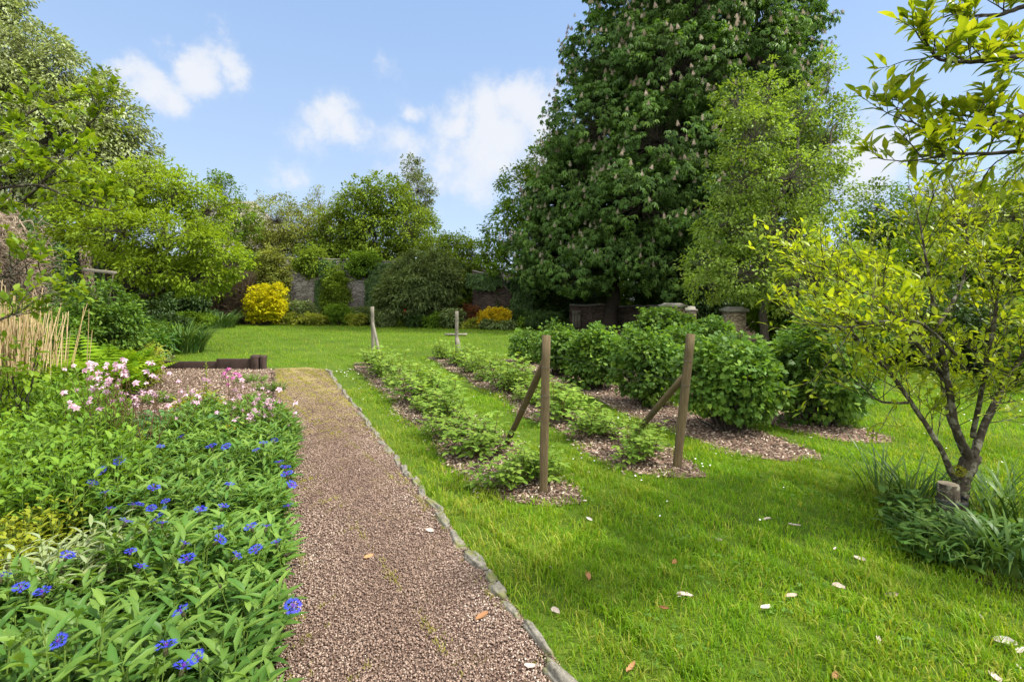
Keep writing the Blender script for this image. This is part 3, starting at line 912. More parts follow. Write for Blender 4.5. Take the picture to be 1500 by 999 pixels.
# door leaning in the low wall
root = empty('wooden_door', (Wx(843, 27.9), 27.9, 0), 'small pale weathered board door standing in the low brown wall', 'door')
for j in range(3):
    x = Wx(838, 27.9) + j * .17
    V, f = box((x, 27.86, 0), (x + .16, 27.9, 1.0 + .01 * j)); mk('board', [(V, f, None, M['postgrey'])], root)
V, f = box((Wx(838, 27.9) - .01, 27.83, .8), (Wx(838, 27.9) + .53, 27.857, .9)); mk('rail', [(V, f, None, M['postgrey'])], root)

# timber edging of the raised bed
root = empty('timber_edging', (-7.0, 11.1, 0), 'dark weathered timber plank edging with stub post at the back of the chip bed', 'bed edging')
beam((-8.6, 11.12, .09), (-6.75, 11.08, .09), .19, .05, M['plank'], 'plank', root, up=(0, 1, 0), ch=.04)
beam((-6.8, 11.02, .12), (-6.02, 11.0, .125), .27, .05, M['plank'], 'plank', root, up=(0, 1, 0), ch=.04)
beam((-5.92, 11.03, -.1), (-5.92, 11.03, .34), .17, .17, M['plank'], 'stub_post', root, wear=.04)
beam((-5.74, 11.05, -.1), (-5.75, 11.05, .33), .11, .13, M['plank'], 'stub_post', root, wear=.05)

# pale slab on the lawn and pale rail behind the canes
V, f = box((Wx(652, 21.5), 21.3, .05), (Wx(684, 21.5), 21.8, .10))
root = empty('stone_slab', (Wx(668, 21.5), 21.5, 0), 'thin pale flat slab standing on the far lawn behind the short post', 'slab')
mk('top_slab', [(V, f, None, M['cap'])], root)
V, f = box((Wx(660, 21.5), 21.4, -.02), (Wx(676, 21.5), 21.7, .048)); mk('foot', [(V, f, None, M['cap'])], root)

# far house roof glimpsed above the trees on the left
hx, hy = Wx(352, 52), 52
root = empty('house', (hx, hy, 0), 'distant house with a grey pitched roof just showing above the left trees', 'house')
V, f = box((hx - 6, hy, 0), (hx + 1.2, hy + 8, 9.6)); mk('wall', [(V, f, None, M['wall'])], root)
V = np.array([(hx - 6.2, hy - .3, 9.62), (hx + 1.6, hy - .3, 9.62), (hx + 1.6, hy + 8.3, 9.62), (hx - 6.2, hy + 8.3, 9.62), (hx - 6.2, hy + 4, 13.2), (hx - .6, hy + 4, 13.2)])
mk('roof', [(V, [np.array([(0, 1, 5, 4), (2, 3, 4, 5)]), np.array([(1, 2, 5), (3, 0, 4)])], None, M['cap'])], root)

# ------------------------------------------------------------------ trees
D4 = t_diamond(.55, .1, .15)
D4n = t_diamond(.32, .08, .2)
L8 = t_leaf(.5, .06, .25)
L8n = t_leaf(.3, .05, .35)
LOB = t_lobed()
palm = combine([(t_diamond(.36, .06, .3), rot('z', a) @ rot('y', .55), (0, 0, 0), s) for a, s in ((0, 1), (.85, .95), (-.85, .95), (1.7, .75), (-1.7, .75), (2.5, .5), (-2.5, .5))])

# horse chestnut
cl = [LP(1040, -130, 28, 170, 110), LP(930, -30, 27, 80, 80), LP(1010, 20, 25.5, 90, 80), LP(1110, 0, 28, 92, 95), LP(900, 90, 27, 72, 66),
      LP(990, 110, 24.5, 85, 75), LP(1080, 90, 26, 90, 90), LP(1138, 100, 28.5, 58, 75), LP(885, 190, 26.5, 78, 66), LP(965, 210, 24, 80, 70),
      LP(1050, 210, 25, 90, 80), LP(1120, 210, 27.5, 74, 80), LP(858, 285, 26.5, 74, 62), LP(940, 300, 23.8, 80, 65), LP(1030, 310, 24.5, 85, 70),
      LP(1115, 320, 27, 76, 80), LP(845, 355, 26.5, 56, 48), LP(905, 372, 25, 70, 42), LP(985, 385, 24.5, 75, 45), LP(1070, 400, 26, 75, 50),
      LP(818, 300, 27.5, 52, 52), LP(800, 350, 27, 46, 44), LP(835, 240, 28, 46, 50), LP(790, 392, 27, 36, 30), LP(845, 400, 25.5, 50, 30),
      LP(960, 150, 31, 110, 130), LP(1060, 280, 31, 110, 120), LP(920, 300, 30, 90, 90)]
chest, CC = tree('horse_chestnut', 'huge dark green horse chestnut in flower towering over the back of the garden', 'tree', (Wx(893, 27), 27),
                 cl, .58, 17, palm, .245, 'chestnut', 'barkdark', .42, fork=(Wx(900, 27), 27, 3.6), cover=1.75, shell=.72, droop=.6, face=.9, jit=.6, stray=.14, zmin=1.9)


def candles():
    its = []
    for j in range(30):
        t = j / 30; a = j * 2.4; r = .34 * (1 - t) ** .8 + .05
        its.append((t_diamond(.9, .1, 0), rot('z', a) @ rot('y', -.4), (math.cos(a) * r * .25, math.sin(a) * r * .25, t), r))
    tv, tf = combine(its)
    # outward facing clumps of the crown carry them
    ctr = np.array([Wx(1010, 27), 27.5, 9.])
    ok = []
    for c in CC:
        dmin = min((((c - np.array(l[0])) / np.array(l[1])) ** 2).sum() for l in cl)
        if dmin > .75 and c[1] < 28.5 and c[2] > 3.0: ok.append(c)
    ok = np.array(ok); rng.shuffle(ok); ok = ok[:1300]
    ok = ok[np.argsort(ok[:, 1] + .15 * np.abs(ok[:, 2] - 8))]
    lc = np.array([l[0] for l in cl]); lr = np.array([l[1] for l in cl])
    near = np.argmin((((ok[:, None] - lc[None]) / lr[None]) ** 2).sum(-1), 1)
    od = nrm((ok - lc[near]) * np.array([1, 1, .6]))
    p = ok + od * .42 + np.c_[rng.normal(size=(len(ok), 2)) * .1, .12 + .15 * rng.random(len(ok))]
    base = np.array(chest.location)
    protos = []
    for k in range(3):
        me = mk('flower_candle', [(tv * np.array([.25, .25, .27 + .03 * k]), tf, rng.random(len(tv)), M['candle'])], chest, origin=(0, 0, 0))
        protos.append(me)
    for i in range(100):
        if i < 3: o = protos[i]
        else:
            o = protos[i % 3].copy(); COL.objects.link(o); o.parent = chest
        o.location = Vector(p[i] - base); o.rotation_euler = (rng.normal() * .2, rng.normal() * .2, rng.random() * 6)
    q = p[100:]; n = len(q)
    V, f, vv = put((tv * np.array([.25, .25, .28]), tf), q, unit(n) * np.array([1, 1, .05]), np.array([0, 0, 1.]) + unit(n) * .2, .8 + .4 * rng.random(n), rng.random(n))
    tag(mk('flower_candle', [(V, f, vv, M['candle'])], chest), kind='stuff')


candles()

tree('lime_tree', 'mid green tree against the left flank of the flowering chestnut', 'tree', (Wx(790, 33), 33),
     [LP(800, 250, 33, 38, 44), LP(770, 285, 32, 42, 45), LP(742, 335, 31, 34, 40), LP(790, 335, 31, 45, 45), LP(760, 385, 31, 42, 34), LP(815, 380, 31, 30, 34), LP(722, 372, 31, 18, 26)],
     .5, 34, D4, .2, 'lime', 'barkdark', .25, cover=1.5, shell=.45, stray=.16)

tree('pear_tree', 'tall upright pear tree with airy bright leaves in front of the chestnut', 'tree', (Wx(1120, 15.5), 15.5),
     [LP(1213, 125, 15.5, 16, 52), LP(1078, 150, 15.2, 28, 42), LP(1125, 150, 15.5, 26, 50), LP(1108, 205, 14.8, 48, 50), LP(1170, 170, 15.5, 36, 50), LP(1205, 215, 15.5, 42, 55), LP(1235, 170, 15.5, 14, 34),
      LP(1090, 265, 15, 50, 45), LP(1155, 265, 14.5, 55, 50), LP(1212, 290, 15.5, 36, 55), LP(1070, 330, 15, 48, 45), LP(1135, 340, 14.5, 60, 50), LP(1200, 355, 15.2, 42, 50),
      LP(1040, 385, 14.8, 38, 32), LP(1095, 400, 14.3, 50, 38), LP(1165, 420, 14.5, 60, 42), LP(1036, 418, 16.8, 34, 24), LP(1220, 420, 15, 38, 40)],
     .27, 20, D4, .11, 'pear', 'bark', .14, fork=(Wx(1120, 15.5), 15.5, 1.8), cover=1.75, shell=.5, stray=.2, droop=.3, jit=.9)

tree('whitebeam_tree', 'tall pale silvery green tree at the top left beyond the wall', 'tree', (Wx(20, 23), 23),
     [LP(-10, 40, 23, 55, 60), LP(50, 95, 22, 62, 55), LP(105, 130, 22, 55, 52), LP(150, 170, 22, 48, 50), LP(10, 150, 21, 70, 60), LP(90, 210, 21, 75, 60), LP(175, 235, 22, 52, 50),
      LP(-70, 100, 23, 90, 110), LP(20, 260, 21, 80, 50), LP(130, 290, 22, 70, 45), LP(205, 285, 22, 34, 34), LP(-40, -40, 23, 60, 60)],
     .42, 30, t_diamond(.42, .1, .2), .19, 'whitebeam', 'barkdark', .3, cover=2.0, shell=.55, stray=.16, droop=.5)

tree('apple_tree', 'spreading bright green apple tree with dark crooked limbs by the left wall', 'tree', (Wx(192, 17), 17),
     [LP(150, 285, 16.5, 52, 45), LP(215, 275, 17, 48, 38), LP(265, 290, 17, 42, 38), LP(305, 310, 17, 34, 34), LP(122, 322, 16, 40, 34), LP(180, 345, 15.5, 60, 40), LP(250, 350, 15.5, 55, 40),
      LP(310, 365, 16, 42, 38), LP(225, 395, 15.5, 50, 26), LP(290, 405, 15.8, 46, 24), LP(340, 385, 16, 22, 20)],
     .30, 28, t_diamond(.5, .1, .15), .125, 'apple', 'barkdark', .19, fork=(Wx(165, 16.6), 16.6, 1.5), cover=2.0, shell=.5, stray=.2, droop=.25)

back = [
    ('garden_tree', 'loose light green sapling above the wall right of the apple tree', 36, [(330, 290, 24, 32), (345, 325, 34, 30), (318, 265, 12, 18)], 'lime', .4, 16, .13),
    ('willow_tree', 'rounded pale willow above the wall behind the golden shrub', 40, [(405, 325, 44, 38), (450, 335, 42, 40), (385, 355, 40, 36), (430, 370, 60, 34), (480, 350, 30, 34)], 'willow', .5, 26, .15),
    ('sycamore_tree', 'broad olive green tree above the middle of the back wall', 39, [(525, 305, 36, 36), (562, 288, 36, 34), (500, 345, 40, 36), (550, 345, 50, 44), (600, 335, 42, 44), (570, 385, 60, 30), (510, 380, 50, 30)], 'olive', .5, 24, .17),
    ('birch_tree', 'slender thin grey birch poking above the olive green tree', 46, [(603, 250, 16, 20), (612, 280, 24, 32), (608, 325, 24, 30), (622, 300, 10, 36), (594, 290, 10, 28)], 'birch', .4, 12, .15),
    ('hawthorn_tree', 'olive hawthorn at the right end of the back wall', 36, [(640, 368, 30, 26), (668, 362, 24, 24), (692, 378, 26, 30), (665, 392, 45, 20), (712, 395, 20, 22)], 'olive', .42, 26, .13),
    ('leafy_tree', 'very thin bare topped sapling above the pale willow', 42, [(465, 285, 10, 18), (495, 295, 10, 16), (470, 305, 20, 14)], 'willow', .35, 8, .12),
]
for nm, lab, Y, ls, mat, cr, per, sz in back:
    lobes = [LP(a, b, Y + rng.normal() * .8, c, d) for a, b, c, d in ls]
    tree(nm, lab, 'tree', (np.mean([l[0][0] for l in lobes]), Y), lobes, cr, per, D4 if mat != 'willow' else D4n, sz * 1.4, mat, 'bark', .16, cover=2.1, shell=.35, stray=.2,
         group='trees rising behind the back wall')

rb = [
    ('willow_tree', 'pale green willow low behind the small magnolia on the right', 26, [(1285, 305, 40, 40), (1330, 330, 45, 42), (1300, 370, 60, 40), (1260, 345, 26, 38)], 'lime', .42, 24, .16),
    ('willow_tree', 'hazy green willow in the right background above the shrubs', 33, [(1395, 300, 50, 40), (1440, 315, 50, 46), (1380, 345, 55, 40), (1470, 350, 60, 50)], 'willow', .5, 24, .2),
    ('ash_tree', 'airy leafy tree at the far right edge behind the magnolia', 24, [(1500, 265, 44, 34), (1545, 300, 60, 60), (1485, 320, 50, 44), (1530, 370, 60, 50), (1440, 380, 50, 36)], 'apple', .42, 22, .15),
]
for nm, lab, Y, ls, mat, cr, per, sz in rb:
    lobes = [LP(a, b, Y + rng.normal() * .6, c, d) for a, b, c, d in ls]
    tree(nm, lab, 'tree', (np.mean([l[0][0] for l in lobes]), Y), lobes, cr, per, D4, sz, mat, 'bark', .16, cover=2.0, shell=.35, stray=.2, group='trees in the right background')

# ------------------------------------------------------------------ shrubs


def shrub(name, label, cat, px, Y, rx, top, mat, tmpl=D4, size=.12, clump=.22, per=22, nl=7, group=None, ry=None, base=0., cover=1.4, droop=.3, bark='barkdark', shell=.5, stray=.12, x=None, jit=.7, stems=9):
    """rounded shrub: rx half-width in metres, top height in metres"""
    if x is None: x = Wx(px, Y)
    ry = ry or rx * .8
    h = top - base
    lobes = [((x, Y, base + h * .45), (rx * .72, ry * .72, h * .42))]
    for j in range(nl):
        a = j * 2.4 + rng.random(); rr = .52
        zz = base + h * (.30 + .42 * rng.random())
        lobes.append(((x + math.cos(a) * rx * rr, Y + math.sin(a) * ry * rr, zz), (rx * .45, ry * .45, min(h * .32, (zz - base)))))
    lobes.append(((x + rng.normal() * rx * .1, Y, base + h * .74), (rx * .5, ry * .5, h * .26)))
    b = np.array([x, Y, 0.]); root = empty(name, tuple(b), label, cat, group)
    S, out, v, C, Li = crown(lobes, clump, per, cover, shell, stray, .04)
    mk('foliage', [leaves(S, out, v, tmpl, size, M[mat], droop, 1., jit)], root)
    k = len(C); st = np.c_[x + rng.normal(size=k) * rx * .12, Y + rng.normal(size=k) * ry * .12, np.full(k, base if base > 2 else 0.)]
    sel = rng.random(k) < min(1, 60 / k)
    V, f = tubes(curve(st[sel], C[sel], 6, .0, .07), np.linspace(.012, .004, 6)[None].repeat(sel.sum(), 0) * (.7 + rx * .35), 5, False)
    mk('stems', [(V, f, None, M[bark])], root, True)
    return root


# back border
shrub('golden_shrub', 'bright golden yellow rounded shrub on the lawn edge in front of the back wall', 'shrub', 391, 30.5, 1.3, 2.6, 'yellow', size=.13, clump=.22, per=24, ry=1.3, droop=.1, cover=1.6)
shrub('golden_shrub', 'low orange yellow shrub by the clipped box bushes', 'shrub', 724, 26.5, .92, 1.15, 'orange', size=.09, clump=.16, per=22, ry=.8, cover=1.6)
shrub('grey_willow_shrub', 'large billowing grey green shrub in front of the middle of the wall', 'shrub', 612, 29.5, 2.7, 4.6, 'greyleaf', D4n, .22, .32, 26, 10, cover=1.8)
shrub('climbing_shrub', 'tall loose pale climber against the wall behind the golden shrub', 'shrub', 400, 32.6, 1.35, 5.0, 'willow', D4, .14, .26, 24, 9, ry=.6, cover=1.8)
shrub('bare_shrub', 'brown bare twiggy shrub left of the golden shrub', 'shrub', 338, 31.5, 1.9, 3.9, 'twig', t_diamond(.05, 0, .1), .5, .35, 26, 7, ry=1.0, cover=1.5, droop=-.7)
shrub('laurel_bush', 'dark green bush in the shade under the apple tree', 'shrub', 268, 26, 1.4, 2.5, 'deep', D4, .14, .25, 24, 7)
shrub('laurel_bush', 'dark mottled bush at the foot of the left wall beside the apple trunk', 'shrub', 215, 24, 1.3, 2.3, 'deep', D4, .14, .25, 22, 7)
shrub('rose_climber', 'yellow green climbing rose on the wall between the bare stone patches', 'shrub', 492, 32.8, 1.0, 4.0, 'olive', D4, .14, .24, 22, 8, ry=.5, cover=1.6)
shrub('red_shrub', 'small red leaved shrub against the dark brown wall', 'shrub', 688, 30.3, .75, 1.35, 'red', D4, .10, .2, 16, 6, ry=.6)
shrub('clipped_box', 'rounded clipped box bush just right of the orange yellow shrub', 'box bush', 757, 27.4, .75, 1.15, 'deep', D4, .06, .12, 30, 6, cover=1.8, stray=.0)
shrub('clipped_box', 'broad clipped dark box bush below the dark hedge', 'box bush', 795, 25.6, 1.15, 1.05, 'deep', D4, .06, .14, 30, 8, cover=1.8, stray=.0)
shrub('yew_hedge', 'dark overhanging hedge mass between the brown wall and the low wall', 'hedge', 765, 32.2, 2.9, 3.6, 'ivy', D4, .14, .3, 28, 9, ry=1.2, cover=1.6)
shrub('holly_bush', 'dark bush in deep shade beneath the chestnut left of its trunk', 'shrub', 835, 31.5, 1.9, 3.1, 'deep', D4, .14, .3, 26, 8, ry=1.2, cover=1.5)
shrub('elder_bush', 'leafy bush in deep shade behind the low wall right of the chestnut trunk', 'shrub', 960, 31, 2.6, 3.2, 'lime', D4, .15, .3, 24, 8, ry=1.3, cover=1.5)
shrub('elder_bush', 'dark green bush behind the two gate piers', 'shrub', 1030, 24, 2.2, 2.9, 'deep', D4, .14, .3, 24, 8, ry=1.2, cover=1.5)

for px, Y, rx, top, mat, lab in ((870, 36, 3.0, 4.6, 'apple', 'bright leafy bush seen beneath the chestnut left of its trunk'), (985, 37, 3.2, 5.0, 'lime', 'bright leafy bush seen beneath the chestnut right of its trunk'), (1080, 33, 3., 4.6, 'lime', 'leafy bush beneath the chestnut behind the pear tree'),
                                 (800, 37, 3.0, 4.4, 'olive', 'leafy bush behind the dark overhanging hedge'), (1180, 30, 3., 5., 'olive', 'leafy bush behind the right side of the pear tree')):
    shrub('background_shrub', lab, 'shrub', px, Y, rx, top, mat, D4, .2, .4, 24, 8, 'bushes beneath the chestnut tree', cover=1.6)
for px, rx, top, mat, lab in ((290, 2.6, 4.4, 'deep', 'dark bush against the back wall behind the apple tree'), (455, 1.3, 5.4, 'olive', 'leafy bush spilling over the back wall right of the pale climber'), (530, 1.5, 5.0, 'lime', 'leafy bush spilling over the back wall behind the far left post'),
                              (672, 1.6, 4.6, 'olive', 'leafy bush spilling over the back wall at the right of the grey green shrub'), (360, 1.8, 5.4, 'lime', 'leafy bush on top of the wall above the bare brown shrub')):
    shrub('wall_shrub', lab, 'shrub', px, 33.7, rx, top, mat, D4, .17, .34, 24, 8, 'bushes spilling over the back wall', base=(3.2 if px in (455, 530) else .9), ry=.9, cover=1.7)

# ivy on the back wall
ivs = [(462, 492, 380, 472, 'ivy right of the golden shrub on the back wall'), (340, 385, 372, 440, 'ivy left of the pale climber on the back wall'), (540, 600, 385, 470, 'ivy behind the left side of the grey green shrub'),
       (470, 508, 395, 470, 'dense dark ivy on the back wall between the two bare stone patches'), (535, 560, 392, 470, 'dark ivy strip on the back wall left of the grey green shrub'),
       (250, 330, 385, 440, 'ivy on the shaded wall behind the bare brown shrub'), (560, 690, 385, 410, 'ivy draped along the top of the back wall behind the grey green shrub')]
ivs += [(683, 735, 400, 424, 'dark ivy hanging over the top of the dark brown wall stub'), (748, 780, 410, 470, 'dark ivy over the sloping end of the dark brown wall stub')]
for x0, x1, y0, y1, lab in ivs:
    Y = 31.3 if x0 > 680 else 33.55; n = int((x1 - x0) * (y1 - y0) * 1.9)
    px = rng.uniform(x0, x1, n); py = rng.uniform(y0, y1, n); ed = snoise(px * .06, py * .06)
    ok = (np.minimum(px - x0, x1 - px) / (x1 - x0) + np.minimum(py - y0, y1 - py) / (y1 - y0) + .45 * ed + .3 * snoise(px * .21, py * .19)) > .16; px, py = px[ok], py[ok]; n = len(px)
    Yy = Y - rng.random(n) * (.25 + .25 * np.abs(snoise(px * .11, py * .11)))
    P = np.c_[Wx(px, Yy), Yy, np.maximum(Wz(py, Yy), .05)]
    V, f, vv = put(D4, P, np.c_[rng.normal(size=n) * .5, -.5 * np.ones(n), -np.ones(n)], np.array([0, -1, .5]) + unit(n) * .6, .17 * (.6 + .7 * rng.random(n)), rng.random(n))
    tag(mk('ivy', [(V, f, vv, M['ivy'])], origin=(Wx((x0 + x1) / 2, Y), Y, 0)), lab, 'ivy', 'ivy on the garden walls')


# left wall coverings: dead creeper and ivy. s runs along the wall
def along(s):
    a = np.array([-13.5, 7.]); b = np.array([-17., 15.5]); c = np.array([-19.2, 19.5]); e = np.array([-25., 33.5])
    s = np.asarray(s, float); r = np.zeros((len(s), 2))
    for lo, hi, p, q in ((0, 9.2, a, b), (9.2, 13.8, b, c), (13.8, 29, c, e)):
        m = (s >= lo) & (s < hi); t = ((s - lo) / (hi - lo))[:, None]; r = np.where(m[:, None], p + (q - p) * t, r)
    return r


nw = np.array([.92, .39])
n = 6500; s = rng.uniform(4, 13.6, n); z = rng.uniform(1, 4.7, n)
A = along(s) + nw * (.02 + .16 * rng.random(n))[:, None]; A = np.c_[A, z]
d = np.c_[rng.normal(size=n) * .25, rng.normal(size=n) * .3, -.2 + rng.normal(size=n) * .35]
V, f = tubes(curve(A, A + d, 4, 0, .15), np.full((n, 4), .011), 3, False)
tag(mk('dead_creeper', [(V, f, np.repeat(rng.random(n), 12), M['deadivy'])], origin=(-15.5, 12, 0)), 'dry brown dead creeper stems matted over the left wall', 'creeper')
for s0, s1, z0, lab, mat in ((13.2, 17.5, .3, 'dark ivy column on the left wall beside the dead creeper', 'ivy'), (11, 16, 3.7, 'ivy hanging over the top of the left wall', 'ivy'), (18, 28, .3, 'ivy covering the shaded far part of the left wall', 'deep')):
    n = int((s1 - s0) * (5 - z0) * 210); s = rng.uniform(s0, s1, n); z = rng.uniform(z0, 4.9, n)
    P = np.c_[along(s) + nw * (.05 + .35 * rng.random(n) * (1 + .5 * snoise(s, z)))[:, None], z]
    V, f, vv = put(D4, P, np.c_[rng.normal(size=n) * .5, -.3 * np.ones(n), -np.ones(n)], np.array([.9, -.4, .5]) + unit(n) * .6, .12 * (.6 + .7 * rng.random(n)), rng.random(n))
    tag(mk('ivy', [(V, f, vv, M[mat])], origin=tuple(along([s0])[0]) + (0,)), lab, 'ivy', 'ivy on the garden walls')

# dead ivy trunk strip (tan) by the wall end
root = empty('ivy_stump', (Wx(140, 18.5), 18.5, 0), 'narrow tan trunk with dead ivy stems standing before the dark ivy', 'tree trunk')
a = np.array([[Wx(143, 18.5), 18.5, 0]]); b_ = np.array([[Wx(122, 18.3), 18.3, 3.9]])
V, f = tubes(curve(a, b_, 9, 0, .02), np.linspace(.12, .08, 9)[None], 9); mk('trunk', [(V, f, None, M['bark'])], root, True)
n = 1500; t = rng.random(n); th = rng.random(n) * 6.28; P = a + (b_ - a) * t[:, None] + np.c_[np.cos(th), np.sin(th), np.zeros(n)] * .15
V, f, vv = put(t_diamond(.25, .05, .1), P, np.c_[rng.normal(size=n) * .3, rng.normal(size=n) * .3, -np.ones(n)], np.c_[np.cos(th), np.sin(th), np.zeros(n)], .16, rng.random(n))
mk('dead_creeper', [(V, f, vv, M['deadivy'])], root)


# perennials in front of the back wall and along the left border
def straps(name, label, cat, x, y, n, L, mat, spread=.15, w=.045, bend=1.6, group=None, part='foliage', lift=1.35):
    root = empty(name, (x, y, 0), label, cat, group)
    parts = []
    for k in range(3):
        t = t_strip(6, w * (.8 + .2 * k), bend * (.7 + .3 * k), lift)
        m = n // 3; az = rng.random(m) * 6.283; r = spread * rng.random(m) ** .5
        P = np.c_[x + np.cos(az) * r, y + np.sin(az) * r, np.zeros(m)]
        V, f, vv = put(t, P, np.c_[np.cos(az + rng.normal(size=m) * .4), np.sin(az + rng.normal(size=m) * .4), np.zeros(m)], np.array([0, 0, 1.]) + unit(m) * .15, L * (.6 + .6 * rng.random(m)), rng.random(m))
        parts.append((V, f, vv, M[mat]))
    mk(part, parts, root)
    return root


bp = [
    (300, 30.8, .9, .95, 'lime', 'leafy green perennial clump at the left end of the back border'),
    (335, 31.2, 1.0, .9, 'deep', 'dark green perennial clump under the bare brown shrub'),
    (440, 31.5, 1.1, 1.6, 'greyleaf', 'grey green bushy clump just right of the golden shrub'),
    (432, 30.9, .75, .75, 'lemon', 'low lemon green mound beside the golden shrub'),
    (462, 30.5, .95, .75, 'lemon', 'wider lemon green mound in front of the grey green clump'),
    (500, 30.3, .95, 1.3, 'lime', 'fresh green clump below the climbing rose'),
    (522, 29.7, .65, .7, 'lemon', 'small pale mound between the climbing rose and the far post'),
    (530, 31, 1.0, 1.2, 'greyleaf', 'bluish green clump behind the far left post'),
    (565, 28.7, .95, .95, 'greyleaf', 'blue green low clump at the left foot of the large grey shrub'),
    (612, 27.9, .8, .7, 'deep', 'dark low clump at the foot of the large grey shrub'),
    (640, 27.5, .7, .8, 'lime', 'green clump at the right foot of the large grey shrub'),
    (663, 27.2, .8, 1.1, 'greyleaf', 'grey leaved clump behind the short far post'),
    (692, 26.8, .6, .5, 'lemon', 'low yellowish mound left of the orange yellow shrub'),
    (716, 25.9, .5, .5, 'greyleaf', 'small blue green clump in front of the orange yellow shrub'),
    (741, 25.6, .5, .45, 'greyleaf', 'second small blue green clump beside the orange yellow shrub'),
    (770, 26.4, .5, .6, 'lime', 'little green clump between the two clipped box bushes'),
]
for px, Y, rx, top, mat, lab in bp:
    shrub('border_plant', lab, 'plant', px, Y, rx, top, mat, D4, .13, .2, 22, 5, 'perennials in the back border', cover=1.5)
shrub('red_flower_clump', 'small olive clump beside the red flower spike in the back border', 'plant', 587, 28.3, .4, .6, 'olive', D4n, .10, .14, 12, 4, 'perennials in the back border')
root = empty('red_hot_poker', (Wx(593, 28.2), 28.2, 0), 'upright red flower spike standing in the back border', 'flower')
V, f = tubes(curve([(root.location.x, 28.2, 0)], [(root.location.x, 28.2, .8)], 4, 0, .01), np.full((1, 4), .02), 5); mk('stem', [(V, f, None, M['stemgreen'])], root)
V, f = tubes([[(root.location.x, 28.2, z) for z in (.8, .85, 1.0, 1.1)]], [[.03, .10, .08, .01]], 8); mk('flower_spike', [(V, f, None, M['redspike'])], root)

lb = [
    # px, Y, rx, top, mat, tmpl, size, label
    (275, 25, 1.3, .95, 'lime', D4, .13, 'leafy green clump in the left border below the bare brown shrub'),
    (235, 21, 1.3, .95, 'deep', D4, .12, 'dark green leafy clump below the leaning apple trunk'),
    (290, 28.5, 1.2, 1., 'deep', D4, .12, 'dark leafy clump where the left border meets the back border'),
    (205, 17.5, 1.0, .95, 'currant', D4, .11, 'mid green bushy clump right of the apple trunk foot'),
    (225, 15, .9, .85, 'lime', D4n, .16, 'lance leaved clump above the arching daylily'),
    (165, 15.2, 1.1, 1.15, 'currant', D4, .10, 'rounded green rose bush left of the apple trunk foot'),
    (156, 10.3, .8, 2.02, 'currant', D4, .09, 'tall leafy bush under the bleached rail'),
    (105, 13.5, 1.3, 1.45, 'currant', D4, .10, 'glossy leaved bush below the dead ivy trunk'),
    (205, 12.6, .75, .75, 'knap', D4n, .16, 'narrow leaved light green clump above the timber edging'),
    (190, 10.6, .75, .62, 'lemon', D4, .07, 'pale variegated clump left of the timber edging'),
    (222, 11.3, .42, .42, 'silver', D4, .05, 'small grey twiggy clump touching the timber edging'),
    (150, 11.3, .8, .8, 'olive', D4, .08, 'olive green bushy clump behind the ferns'),
    (85, 9.8, 1.0, 1.30, 'currant', D4, .09, 'green shrub between the dry canes and the ferns'),
    (30, 11.5, 1.3, 1.5, 'currant', D4, .10, 'green shrub behind the dry canes at the left edge'),
    (195, 8.6, .5, .5, 'gold_small', D4n, .06, 'feathery yellow green clump at the edge of the chip bed'),
]
for px, Y, rx, top, mat, tm, sz, lab in lb:
    shrub('border_plant', lab, 'plant', px, Y, rx, top, mat, tm, sz, .17, 22, 6, 'plants in the left border', cover=1.5)
straps('daylily', 'arching dark strap leaved daylily spilling onto the lawn at the left border', 'plant', Wx(268, 14.6), 14.6, 420, 1.15, 'strap', .55, .035, 2.0, 'plants in the left border')
straps('daylily', 'smaller strap leaved clump in the left border under the golden shrub side', 'plant', Wx(322, 27.5), 27.5, 260, 1.3, 'strap', .8, .035, 2.0, 'plants in the left border')

# dry canes (old ornamental grass) at the left edge
root = empty('dry_canes', (Wx(25, 6.2), 6.2, 0), 'tall clump of straw coloured dry grass canes at the left edge', 'grass clump')
n = 520; x0 = Wx(rng.uniform(-110, 58, n), 6.2) ; y0 = 6.2 + rng.normal(size=n) * .25
A = np.c_[x0, y0, np.zeros(n)]; hgt = (1.9 - .55 * (x0 - x0.min()) / np.ptp(x0)) * (.82 + .28 * rng.random(n))
B = A + np.c_[rng.normal(size=n) * .10 + .10 * (x0 - x0.mean()), rng.normal(size=n) * .10, hgt]
V, f = tubes(curve(A, B, 5, 0, .015), np.full((n, 5), .009) * np.linspace(1.1, .5, 5), 4, False); mk('canes', [(V, f, np.repeat(rng.random(n), 20), M['dry'])], root)
n = 260; k = rng.integers(0, len(A), n); t = rng.random(n)[:, None]; P = A[k] + (B[k] - A[k]) * t
V, f, vv = put(t_strip(5, .03, 1.6, 1.2), P, unit(n) * np.array([1, 1, .1]), np.array([0, 0, 1.]) + unit(n) * .2, .45 * (.5 + .8 * rng.random(n)), rng.random(n)); parts = [(V, f, vv, M['gold_small'])]
mk('foliage', parts, root)
root = empty('pale_rail', (Wx(150, 11), 10.8, 0), 'bleached wooden rail on short posts showing above the dry canes', 'rail')
beam((Wx(122, 10.8), 10.8, Wz(395, 10.8)), (Wx(170, 10.8), 10.8, Wz(400, 10.8)), .07, .05, M['postgrey'], 'rail', root)
beam((Wx(140, 10.8), 10.86, 0), (Wx(163, 10.8), 10.86, Wz(399, 10.8)), .022, .022, M['bark'], 'upright', root)

# ferns


